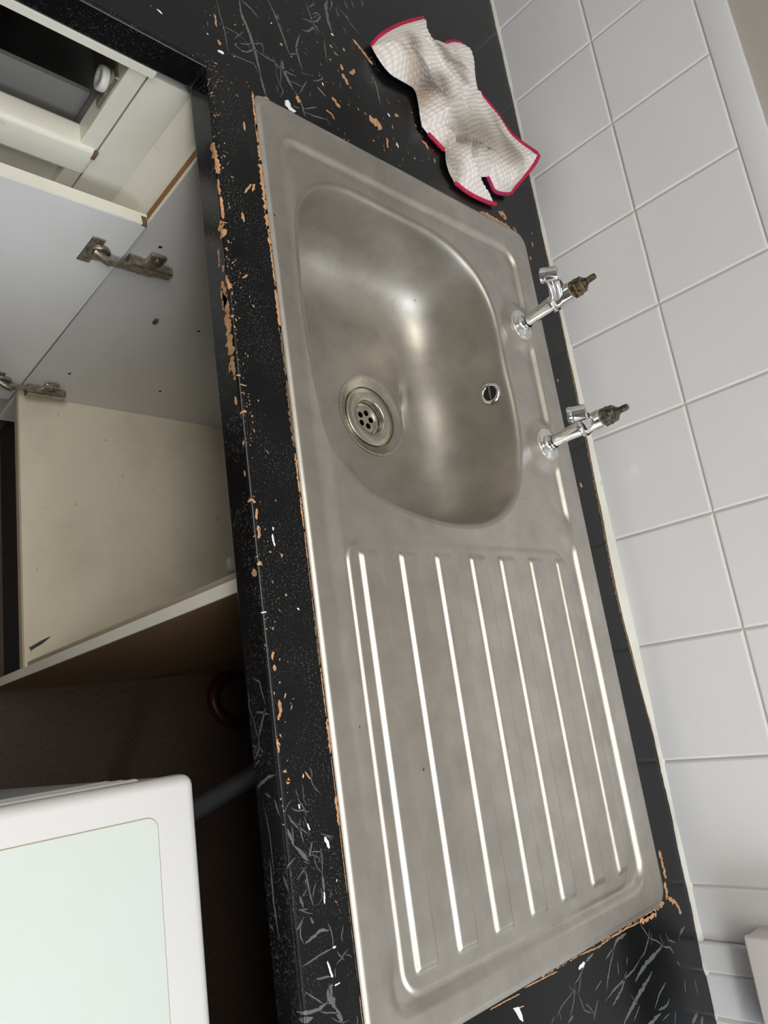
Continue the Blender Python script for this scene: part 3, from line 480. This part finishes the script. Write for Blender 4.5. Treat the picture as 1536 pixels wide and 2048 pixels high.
# bowl
DC = np.array([.2835, .2495]); ZB = -.1385
prof = [(-.0050, 0), (-.002, .0), (0, -.0006), (.0018, -.0022), (.0034, -.0052), (.0046, -.010), (.0058, -.018), (.0075, -.034), (.0095, -.052), (.0116, -.068), (.0142, -.080), (.0185, -.092), (.0250, -.104), (.034, -.115), (.046, -.1245), (.060, -.1310), (.076, -.1348)]
NA = 220; ang = np.linspace(0, 2 * np.pi, NA, endpoint=False); r0 = rim(ang); rings = []
zd = deck(BC[0] + (r0 + .005) * np.cos(ang), BC[1] + (r0 + .005) * np.sin(ang))
for d, h in prof:
    bl = float(sm(-.02, -.0005, -h)) if h > -.02 else 0
    rings.append(np.stack([BC[0] + (r0 - d) * np.cos(ang), BC[1] + (r0 - d) * np.sin(ang), ZT + zd * (1 - min(1, -h / .03)) + -.0032 * min(1, -h / .03) + h], 1))
last = rings[-1]; tgt = np.stack([DC[0] + .0570 * np.cos(ang), DC[1] + .0570 * np.sin(ang), np.full(NA, ZT + ZB - .0018)], 1)
for u in np.linspace(.08, 1, 14):
    q = last * (1 - u) + tgt * u; rings.append(q)
VV = np.concatenate(rings); FF = []
for i in range(len(rings) - 1):
    a = i * NA; b = a + NA
    for k in range(NA): k2 = (k + 1) % NA; FF.append((a + k, b + k, b + k2, a + k2))
FF = np.array(FF)[:, ::-1]
part('bowl', np_mesh('bowl', VV, FF), M['bowl'], sink, smooth=True)
zb = ZT + ZB - .0018
waste = part('waste_strainer', lathe_bm([(.0585, -.001), (.0575, .0012), (.0560, .0016), (.0530, .0002), (.0475, -.0028), (.0435, -.0042), (.0432, -.0075), (.0418, -.0075)], (*DC, zb), n=72), M['steel_fit'], sink, smooth=True)
auto_smooth(waste, 40)
inner_ = part('basket_plate', lathe_bm([(.0420, -.006), (.0420, -.0038), (.0412, -.0028), (.034, -.0024), (.0262, -.0022), (.0246, -.0030), (.0236, -.0060), (.0228, -.0135), (.0195, -.0150)], (*DC, zb), n=64), M['steel_fit'], waste, smooth=True); auto_smooth(inner_, 50)
bm = bmesh.new(); ed = []
for (cx, cy, r_, n_) in [(0, 0, .0197, 40)] + [(.0098 * math.cos(k * 2 * math.pi / 5 + .35), .0098 * math.sin(k * 2 * math.pi / 5 + .35), .0043, 16) for k in range(5)]:
    vs = [bm.verts.new((DC[0] + cx + r_ * math.cos(2 * math.pi * k / n_), DC[1] + cy + r_ * math.sin(2 * math.pi * k / n_), zb - .0135)) for k in range(n_)]
    ed += [bm.edges.new((vs[i], vs[(i + 1) % n_])) for i in range(n_)]
bmesh.ops.triangle_fill(bm, use_beauty=True, edges=ed)
for f in bm.faces:
    f.normal_update()
    if f.normal.z < 0: f.normal_flip()
part('sieve', bm, M['steel_fit'], waste)
part('drain_pipe', lathe_bm([(.0235, -.0150), (.022, -.06), (0, -.06)], (*DC, zb), n=32), M['void'], waste)
# overflow on the rear wall of the bowl
oc = np.array([.2715, .0, ZT - .0325]); oy = BC[1] + float(rim(math.atan2(.165, .0015))) - .0088
on = Vector((0, -.99, .11)).normalized(); ob = Vector((oc[0], oy, oc[2]))
ov = part('overflow_ring', lathe_bm([(.0155, -.0015), (.0153, .0008), (.0135, .0022), (.0112, .0020), (.0100, .0004), (.0098, -.0010)], ob, on, 40), M['chrome'], sink, smooth=True)
part('overflow_hole', lathe_bm([(.0099, .0001), (.0097, .0003), (0, .0003)], ob, on, 32), M['void'], ov)
u_, v_ = frame_from(on)
part('overflow_screw', tube_bm([ob + on * .0004 + u_ * .0088, ob + on * .0009, ob + on * .0004 - u_ * .0088], .0011, 8), M['hinge'], ov)

# ================================================================== taps
def make_tap(name, x, y, yaw, lean, reach, rise, mat_top, label):
    zt = ZT + .0032; root = empty(name, (x, y, zt), label, 'tap', 'pillar taps behind the bowl')
    b = Vector((x, y, zt)); up = Vector((lean[0], lean[1], 1)).normalized()
    fl = part('flange', lathe_bm([(.0228, 0), (.0228, .0010), (.0218, .0018), (.0165, .0026), (.0120, .0040), (.0096, .0075), (.0090, .0115)], b, (0, 0, 1), 40), M['chrome'], root, True)
    part('gasket', lathe_bm([(.0242, -.0004), (.0242, .0007), (.0228, .0010)], b, (0, 0, 1), 40), M['edge'], fl, True)
    col = part('column', tube_bm([b + up * h for h in (.008, .016, .028, .042, .054, .0575, .0585)], [.0080, .0082, .0090, .0102, .0116, .0118, .0108], 28), M['chrome'], root, True); auto_smooth(col, 50)
    d = Vector((math.cos(yaw), math.sin(yaw), 0))
    j = b + up * .066
    body = part('body', tube_bm([b + up * h for h in (.0575, .060, .066, .074, .082, .088, .089)], [.0105, .0128, .0134, .0130, .0128, .0132, .0120], 28), M['chrome'], root, True); auto_smooth(body, 50)
    e = j + d * reach + Vector((0, 0, rise))
    arm = part('spout', tube_bm([j - d * .002 + Vector((0, 0, -.002)), j + d * reach * .25 + Vector((0, 0, rise * .25)), j + d * reach * .6 + Vector((0, 0, rise * .7)), e, e + d * .004 + Vector((0, 0, .001))], [.0108, .0108, .0102, .0098, .0080], 20), M['chrome'], root, True)
    nd = (d * .42 + Vector((0, 0, -.9))).normalized()
    noz = part('nozzle', lathe_bm([(0, -.0105), (.0085, -.0105), (.0102, -.009), (.0104, .005), (.0100, .0065), (.0104, .0078), (.0106, .0130), (.0097, .0135), (.0092, .0110), (0, .0110)], e, nd, 28), M['chrome'], arm, True); auto_smooth(noz, 40)
    t0 = b + up * .0885
    hg = part('headgear', lathe_bm([(.0118, -.001), (.0122, .0005), (.0122, .0035), (.0108, .0042), (.0108, .0062), (.0124, .0070), (.0122, .0090), (.0100, .0102), (.0098, .0170), (.0085, .0182), (.0062, .0190), (.0058, .0215), (0, .0215)], t0, up, 6 * 4), mat_top, root); auto_smooth(hg, 30)
    part('collar_nut', tube_bm([t0 + up * .0105, t0 + up * .0165], .0112, 6), mat_top, hg)
    s = part('spindle', lathe_bm([(.0044, .018), (.0042, .033), (.0036, .0352), (.0015, .0360), (0, .0356)], t0, up, 14), M['spindle'] if mat_top is M['spindle'] else mat_top, root); auto_smooth(s, 40)
    return root
make_tap('tap', *TAPS[0], math.radians(244), (-.09, .0), .041, .016, M['brass'], 'chrome pillar tap nearer the glove, its handle gone and brass spindle bare')
make_tap('tap', *TAPS[1], math.radians(264), (-.05, .0), .042, .012, M['tarnish'], 'chrome pillar tap nearer the drainer, its handle gone and grey spindle bare')

# ================================================================== glove
def polydist(PX_, PY_, poly, hs=None):
    n = len(poly); best = np.full(PX_.shape, 1e9); bx = np.zeros_like(PX_); by = np.zeros_like(PX_); inside = np.zeros(PX_.shape, bool); bh = np.zeros_like(PX_)
    for i in range(n):
        ax, ay = poly[i]; cx, cy = poly[(i + 1) % n]; dx, dy = cx - ax, cy - ay; L = dx * dx + dy * dy + 1e-14
        t_ = np.clip(((PX_ - ax) * dx + (PY_ - ay) * dy) / L, 0, 1); qx = ax + t_ * dx; qy = ay + t_ * dy; d = np.hypot(PX_ - qx, PY_ - qy)
        m = d < best; best = np.where(m, d, best); bx = np.where(m, qx, bx); by = np.where(m, qy, by)
        if hs is not None: bh = np.where(m, hs[i] + t_ * (hs[(i + 1) % n] - hs[i]), bh)
        if abs(dy) > 1e-12:
            c_ = ((ay > PY_) != (cy > PY_)) & (PX_ < dx * (PY_ - ay) / dy + ax); inside ^= c_
    return (best, bx, by, inside) if hs is None else (best, bx, by, inside, bh)
def polyline_dist(PX_, PY_, pts):
    best = np.full(PX_.shape, 1e9)
    for (ax, ay), (cx, cy) in zip(pts, pts[1:]):
        dx, dy = cx - ax, cy - ay; L = dx * dx + dy * dy + 1e-14; t_ = np.clip(((PX_ - ax) * dx + (PY_ - ay) * dy) / L, 0, 1)
        best = np.minimum(best, np.hypot(PX_ - ax - t_ * dx, PY_ - ay - t_ * dy))
    return best
def chaikin(pts, it=2):
    pts = [np.array(p) for p in pts]
    for _ in range(it):
        q = [pts[0]]
        for a, b in zip(pts, pts[1:]): q += [a * .75 + b * .25, a * .25 + b * .75]
        q.append(pts[-1]); pts = q
    return pts
segs = [(k, chaikin(p) if len(p) > 2 else [np.array(q) for q in p]) for k, p in GLOVE]
poly = [tuple(q[:2]) for k, p in segs for q in p]; phs = [q[2] for k, p in segs for q in p]
CT = np.array(GLOVE_CTL)
def gheight(x, y):
    d = np.sqrt((x[..., None] - CT[:, 0]) ** 2 + (y[..., None] - CT[:, 1]) ** 2) + .003
    wt_ = d ** -2.4; return (wt_ * CT[:, 2]).sum(-1) / wt_.sum(-1)
gs = .0013; px = np.array(poly); X = np.arange(px[:, 0].min() - .004, px[:, 0].max() + .004, gs); Y = np.arange(px[:, 1].min() - .004, px[:, 1].max() + .004, gs)
GX, GY = np.meshgrid(X, Y, indexing='ij'); bd, bx, by, inside, bh = polydist(GX, GY, poly, phs)
anyin = inside[:-1, :-1] | inside[1:, :-1] | inside[:-1, 1:] | inside[1:, 1:]
GX2 = np.where(inside, GX, bx); GY2 = np.where(inside, GY, by); bd = np.where(inside, bd, 0)
blend = np.clip(bd / .026, 0, 1); blend = .6 * blend * (2 - blend) + .4 * blend * blend * (3 - 2 * blend)
H = bh * (1 - blend) + gheight(GX2, GY2) * blend
for pl in LUMPS:
    d2, _, _, in2 = polydist(GX2, GY2, pl); sd = np.where(in2, d2, -d2); H = H + .0075 * np.sqrt(sm(-.002, .014, sd)) * sm(0, .012, bd)
for amp, pl in RIDGES:
    d2 = polyline_dist(GX2, GY2, pl); H = H + amp * np.exp(-(d2 / .0045) ** 2) * sm(0, .010, bd)
ax_ = math.radians(125); u = GX2 * math.cos(ax_) + GY2 * math.sin(ax_); v = -GX2 * math.sin(ax_) + GY2 * math.cos(ax_)
wob = .0012 * np.sin(u * 60 + v * 35); lam = .0062
waf = (np.abs(np.sin(np.pi * (u + wob) / lam)) * np.abs(np.sin(np.pi * (v - wob) / lam))) ** .6
edge_soft = sm(0, .008, bd)
H = H + .0022 * waf * edge_soft + .0022 * np.sin(u * 90 + 2 * np.sin(v * 50)) * edge_soft * .6
H = np.maximum(H, .0032)
col = np.zeros(GX2.shape + (3,)); col[:] = (.95, .90, .88)
col *= (.66 + .34 * waf)[..., None]  # shade of the waffle hollows painted into the knit colour
SC_ = {'d': (.060, .038, .025), 'g': (.21, .18, .12), 'o': (.40, .24, .13)}
for wd, kind, pl in STAINS:
    d2 = polyline_dist(GX2, GY2, pl); f = np.exp(-(d2 / wd) ** 2) * (.95 if kind == 'd' else .9 if kind == 'g' else .7)
    f = f * (.75 + .25 * np.sin(GX2 * 900 + GY2 * 700) * np.sin(GY2 * 1100 - GX2 * 400)); col = col * (1 - f[..., None]) + np.array(SC_[kind]) * f[..., None]
ny_ = GX.shape[1]; I, J = np.nonzero(anyin); F = np.stack([I * ny_ + J, (I + 1) * ny_ + J, (I + 1) * ny_ + J + 1, I * ny_ + J + 1], 1)
Vg = np.stack([GX2, GY2, H + ZT], -1).reshape(-1, 3); used = np.unique(F); remap = -np.ones(len(Vg), int); remap[used] = np.arange(len(used))
me = np_mesh('knit_body', Vg[used], remap[F])
at = me.attributes.new('stain_and_shade', 'FLOAT_COLOR', 'POINT'); cc = np.concatenate([col.reshape(-1, 3)[used], np.ones((len(used), 1))], 1).astype(np.float32)  # holds the stains and the painted hollow shade
if len(me.vertices) == len(used): at.data.foreach_set('color', cc.ravel())
glove = empty('work_glove', (-.16, .38, ZT), 'crumpled off-white knitted work glove with red hems, stained brown, on the black worktop', 'glove')
kb = part('knit_body', me, M['knit'], glove, smooth=True)
so_ = kb.modifiers.new('thick', 'SOLIDIFY'); so_.thickness = .0022; so_.offset = -1
for k, p in segs:
    if k != 'hem': continue
    pts = [np.array(q) for q in p]; Q = []
    for a, b in zip(pts, pts[1:]):
        n = max(1, int(np.hypot(*(b - a)[:2]) / .0022)); Q += [a + (b - a) * i / n for i in range(n)]
    Q.append(pts[-1]); Q = np.array(Q); hz = np.maximum(Q[:, 2], .0036)
    path = [(q[0], q[1], ZT + h_ + .0001) for q, h_ in zip(Q, hz)]
    rad = [.0027 * (1 + .16 * (i % 2)) * (.6 if i in (0, len(path) - 1) else 1) for i in range(len(path))]
    part('red_hem', tube_bm(path, rad, 8), M['hem'], glove, smooth=True)

# loose paint flakes lying on the worktop
def flake(name, pts, z, label):
    bm = bmesh.new(); vs = [bm.verts.new((x, y, z + random.uniform(0, .001))) for x, y in pts]; f = bm.faces.new(vs)
    r = bmesh.ops.extrude_face_region(bm, geom=[f])
    for v in r['geom']:
        if isinstance(v, bmesh.types.BMVert): v.co.z += .0009
    bmesh.ops.recalc_face_normals(bm, faces=bm.faces[:])
    return tag(obj(name, bm, M['fleck']), label, 'paint flake')
flake('paint_flake', [(-.0109, .0434), (-.0141, .0479), (-.0108, .0507), (-.006, .0509), (-.0035, .058), (-.0008, .0548), (-.0008, .0473), (-.0037, .0465), (-.005, .0429)], ZT + .0002, 'loose white paint flake on the black worktop by the front left corner of the sink')
flake('paint_flake', [(.9513, .1788), (.9526, .1866), (.9603, .1889), (.9662, .1894), (.963, .1857), (.9567, .1818)], ZT + .0002, 'pointed white paint flake on the black worktop beyond the drainer end')

# ================================================================== sink cabinet (doors off or open)
def xl(z): return .072 - .060 * (z - .2)          # the leaning left side
def xr(z): return .5315 - .010 * (z - .2)
cab = empty('sink_cabinet', (.3, .25, 0), 'open white sink cabinet under the worktop, its inside stained and empty', 'cabinet')
YC = -.021; TH = .016
def side(x0, x1, ya, yb_, za, zb_, bev=.0008):
    return hexa([(x0(za), ya, za), (x1(za), ya, za), (x1(za), yb_, za), (x0(za), yb_, za), (x0(zb_), ya, zb_), (x1(zb_), ya, zb_), (x1(zb_), yb_, zb_), (x0(zb_), yb_, zb_)], bev, 1)
lp = part('side_panel', side(lambda z: xl(z) - TH, xl, YC, .53, .10, .8610), M['white_board'], cab)
part('torn_strip', side(lambda z: xl(z) - TH + .001, lambda z: xl(z) - .005, YC - .0012, YC + .001, .676, .84), M['torn'], lp)
part('edge_band', side(lambda z: xl(z) - .0052, lambda z: xl(z) + .0003, YC - .0010, YC + .001, .66, .8605), M['cream'], lp)
rp = part('side_panel', side(xr, lambda z: xr(z) + .0095, YC + .002, .53, .0, .861), M['hardboard'], cab)
part('edge_band', side(lambda z: xr(z) - .004, lambda z: xr(z) + .0098, YC - .001, YC + .0025, .0, .861), M['cream'], rp)
part('lining_strip', side(lambda z: xr(z) - .0125, lambda z: xr(z) - .002, YC + .006, .50, .2065, .861), M['edge'], rp)
bp = part('base_panel', side(lambda z: xl(z), xr, YC + .002, .53, .192, .2062), M['base'], cab)
part('edge_band', side(lambda z: xl(z), xr, YC - .0005, YC + .003, .1915, .2060), M['edge'], bp)
part('back_panel', bbox(.03, .53, .53, .534, .19, .86), M['white_board'], cab)
part('plinth', bbox(.055, .53, .0150, .031, .0, .19), M['plinth'], cab)
# small fittings on the left side: pin holes and shelf peg
for (y, z) in ((.012, .655), (.20, .56), (.155, .50), (.19, .30), (.03, .30)):
    part('pin_hole', lathe_bm([(.0026, .0002), (.0022, .0005), (0, .0005)], (xl(z), y, z), (1, 0, .06), 12), M['void'], lp)
part('shelf_peg', bbox(xl(.50) - .001, xl(.50) + .004, .080, .086, .492, .504, .001, 1), M['grey_hose'], lp)
part('leg_cap', bbox(.345, .372, .352, .378, .206, .222, .004, 2), M['nylon'], cab)
# door hinged on the left side, swung open to lie along -y
def xd(z): return .050 + .020 * (.692 - z) / .519
door = part('door', hexa([(xd(.173) - .016, -.53, .173), (xd(.173), -.53, .173), (xd(.173), -.0235, .173), (xd(.173) - .016, -.0235, .173), (xd(.692) - .016, -.53, .692), (xd(.692), -.53, .692), (xd(.692), -.0245, .692), (xd(.692) - .016, -.0245, .692)], .0006, 1), M['door_white'], cab)
part('top_edge', hexa([(xd(.692) - .0162, -.53, .6915), (xd(.692) - .0003, -.53, .6915), (xd(.692) - .0003, -.0243, .6915), (xd(.692) - .0162, -.0243, .6915), (xd(.692) - .0162, -.53, .6926), (xd(.692) - .0003, -.53, .6926), (xd(.692) - .0003, -.0243, .6926), (xd(.692) - .0162, -.0243, .6926)]), M['cream'], door)
part('chipped_corner', hexa([(xd(.692) - .013, -.034, .690), (xd(.692) + .0004, -.034, .690), (xd(.692) + .0004, -.0240, .688), (xd(.692) - .013, -.0240, .688), (xd(.692) - .013, -.033, .6929), (xd(.692) + .0004, -.031, .6929), (xd(.692) + .0004, -.0240, .6929), (xd(.692) - .013, -.0240, .6929)], .001, 1), M['chip_dark'], door)
def hinge(zc):
    x0 = xd(zc)
    bm = bbox(x0, x0 + .0022, -.073, -.056, zc - .027, zc + .027, .0009, 1)                              # cup flange
    h = part('hinge', bm, M['hinge'], door)
    # all remaining pieces share the hinge: cup, arm, body on the cabinet side
    b2 = lathe_bm([(.0150, 0), (.0150, .004), (.0135, .0052), (0, .0048)], (x0, -.055, zc), (1, 0, 0), 28)
    tube_bm([(x0 + .004, -.062, zc + .004), (x0 + .010, -.050, zc + .003), (x0 + .013, -.040, zc)], [.0055, .006, .005], 10, bm=b2)
    b3 = bbox(x0 + .006, x0 + .0125, -.046, -.016, zc - .006, zc + .007, .0012, 1)
    x1 = xl(zc)
    b4 = hexa([(x1 + .001, -.018, zc - .011), (x1 + .016, -.018, zc - .010), (x1 + .013, .046, zc - .008), (x1 + .001, .046, zc - .009), (x1 + .001, -.018, zc + .010), (x1 + .016, -.018, zc + .009), (x1 + .013, .046, zc + .006), (x1 + .001, .046, zc + .007)], .0014, 1)
    b5 = bbox(x1, x1 + .006, .006, .028, zc - .024, zc + .026, .002, 2)
    b6 = lathe_bm([(.0042, 0), (.0042, .008), (.0030, .009), (0, .0085)], (x1, .017, zc + .018), (1, 0, 0), 14)
    b7 = lathe_bm([(.003, 0), (.003, .0032), (0, .0032)], (x0, -.064, zc + .020), (1, 0, 0), 12)
    lathe_bm([(.003, 0), (.003, .0032), (0, .0032)], (x0, -.064, zc - .020), (1, 0, 0), 12, bm=b7)
    tgt = bmesh.new(); tgt.from_mesh(h.data)
    for b in (b2, b3, b4, b5, b6, b7):
        tm = bpy.data.meshes.new('tmp'); b.to_mesh(tm); b.free(); tgt.from_mesh(tm); bpy.data.meshes.remove(tm)
    tgt.to_mesh(h.data); tgt.free(); auto_smooth(h, 35); return h
hinge(.618); hinge(.238)
# loose screw lying on the cabinet base
scr = tube_bm([(.4995, -.011, .2092), (.498, -.0085, .2092)], [.0034, .0026], 12); tube_bm([(.498, -.0085, .2086), (.490, .006, .2082), (.482, .0195, .2080)], [.0026, .0026, .0006], 10, bm=scr)
tag(auto_smooth(obj('screw', scr, M['zinc'])), 'loose grey countersunk screw lying on the stained cabinet base', 'screw')

# ================================================================== drawer unit on the return leg
dc = empty('drawer_cabinet', (-.3, -.3, 0), 'white base cabinet under the return worktop with its drawer missing', 'cabinet')
XF = -.010
part('top_rail', bbox(-.04, -.0045, -1.2, -.092, .8505, .8615, .001, 1), M['cream'], dc)
part('stile', bbox(-.038, XF, -.1155, -.0955, .10, .8505, .001, 1), M['cream'], dc)
br_ = part('drawer_rail', bbox(-.040, XF + .005, -1.2, -.0945, .672, .719, .006, 3), M['cream'], dc); auto_smooth(br_, 40)
part('lower_rail', bbox(-.046, XF - .012, -1.2, -.0945, .10, .672, .001, 1), M['cream'], dc)
part('torn_corner', bbox(XF + .001, XF + .0056, -.0995, -.0940, .705, .7194, .0012, 1), M['chip_dark'], dc)
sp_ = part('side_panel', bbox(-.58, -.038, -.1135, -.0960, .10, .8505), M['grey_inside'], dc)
part('corner_post', hexa([(-.036, -.0940, .10), (XF, -.0940, .10), (XF, -.0400, .10), (-.036, -.0400, .10), (-.036, -.0940, .8505), (XF, -.0940, .8505), (XF, -.0465, .8505), (-.036, -.0465, .8505)]), M['cream'], dc)
part('filler_panel', hexa([(XF, -.0400, .10), (.0605, -.0165, .10), (.0605, -.006, .10), (XF - .004, -.022, .10), (XF, -.0465, .861), (.014, -.0190, .861), (.014, -.006, .861), (XF - .004, -.022, .861)]), M['cream'], dc)
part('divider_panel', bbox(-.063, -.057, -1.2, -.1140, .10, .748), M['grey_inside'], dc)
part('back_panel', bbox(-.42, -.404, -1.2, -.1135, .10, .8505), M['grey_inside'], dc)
ru = part('drawer_runner', bbox(-.20, XF - .006, -.1195, -.1135, .772, .822, .0012, 1), M['hinge'], dc)
part('runner_wheel', lathe_bm([(0, .0), (.0125, .0), (.0135, .0015), (.0135, .007), (.0125, .0085), (.0060, .0085), (.0055, .0065), (0, .0065)], (-.030, -.1195, .800), (0, -1, 0), 28), M['nylon'], ru, True)

# ================================================================== washing machine pulled forward
wm = empty('washing_machine', (.99, -.4, 0), 'white washing machine with pale green inset in its lid, pulled out before the worktop', 'appliance')
X0, X1, Y0, Y1, ZM = .6925, 1.285, -.70, -.1005, .845
part('side_shell', bbox(X0 + .0015, X1 - .0015, Y0 + .004, Y1 - .002, .01, ZM - .028, .004, 2), M['machine_side'], wm)
for k, (za, zb_) in enumerate(((.795, .806), (.770, .780), (.742, .752))):
    part('side_rib', bbox(X0 - .0012, X0 + .008, Y0 + .03, Y1 - .03, za, zb_, .002, 2), M['appliance'], wm)
lid = part('lid', bbox(X0, X1, Y0, Y1, ZM - .030, ZM, .009, 4), M['appliance'], wm); auto_smooth(lid, 40)
def rr_bm(x0, x1, y0, y1, z0, z1, R, n=8):
    bm = bmesh.new(); pts = []
    for cx, cy, a0 in ((x1 - R, y1 - R, 0), (x0 + R, y1 - R, 90), (x0 + R, y0 + R, 180), (x1 - R, y0 + R, 270)):
        for k in range(n + 1): a = math.radians(a0 + 90 * k / n); pts.append((cx + R * math.cos(a), cy + R * math.sin(a)))
    lo = [bm.verts.new((x, y, z0)) for x, y in pts]; hi = [bm.verts.new((x, y, z1)) for x, y in pts]
    bm.faces.new(hi); bm.faces.new(lo[::-1]); N = len(pts)
    for k in range(N): bm.faces.new((lo[k], lo[(k + 1) % N], hi[(k + 1) % N], hi[k]))
    bmesh.ops.recalc_face_normals(bm, faces=bm.faces[:]); return bm
part('inset_joint', rr_bm(X0 + .0270, X1 - .027, Y0 + .05, Y1 - .0350, ZM - .002, ZM + .00015, .009), M['edge'], lid)
part('lid_inset', rr_bm(X0 + .0278, X1 - .0278, Y0 + .0508, Y1 - .0358, ZM - .002, ZM + .0005, .0085), M['inset'], lid)

# ================================================================== in the dark bay behind the machine
part('light_block_panel', bbox(1.305, 1.321, .0, .548, 0, .861), M['hardboard'], wb)  # unseen panel, added to keep light out of the bay
part('bay_shade_sheet', bbox(.545, 2.3, .552, .5590, 0, .86), M['shade_wall'], wb)  # near-black sheet on the wall, painting in the shade under the worktop
rc = [(.600 + .052 * math.cos(a), .478 + .052 * math.sin(a) * 1.3, .028 + .004 * k) for k, a in enumerate(np.linspace(2.4, 8.0, 40))]
tag(obj('red_hose', tube_bm([(p[0], p[1], .014 + .0005 * i) for i, p in enumerate(rc)], .0125, 12), M['red_hose'], smooth=True), 'coil of dark red rubber hose on the floor in the dark gap', 'hose')
tag(obj('waste_pipe', tube_bm([(.80, .17, .012), (.795, .172, .16), (.785, .18, .28), (.74, .26, .36), (.68, .36, .42), (.66, .44, .45), (.66, .50, .45)], .016, 14), M['grey_hose'], smooth=True), 'grey plastic waste hose rising in the dark gap behind the washing machine', 'pipe')

# ================================================================== socket on the pier
sk = empty('wall_socket', (1.05, .5465, .98), 'white surface-mounted socket box on the tiled wall at the far right', 'socket')
bx_ = part('back_box', bbox(.974, 1.121, .509, .5440, .983, 1.069, .002, 2), M['socket'], sk); auto_smooth(bx_, 40)
fp = part('faceplate', bbox(.9725, 1.1225, .4995, .5088, .9815, 1.0705, .003, 3), M['socket'], sk); auto_smooth(fp, 40)
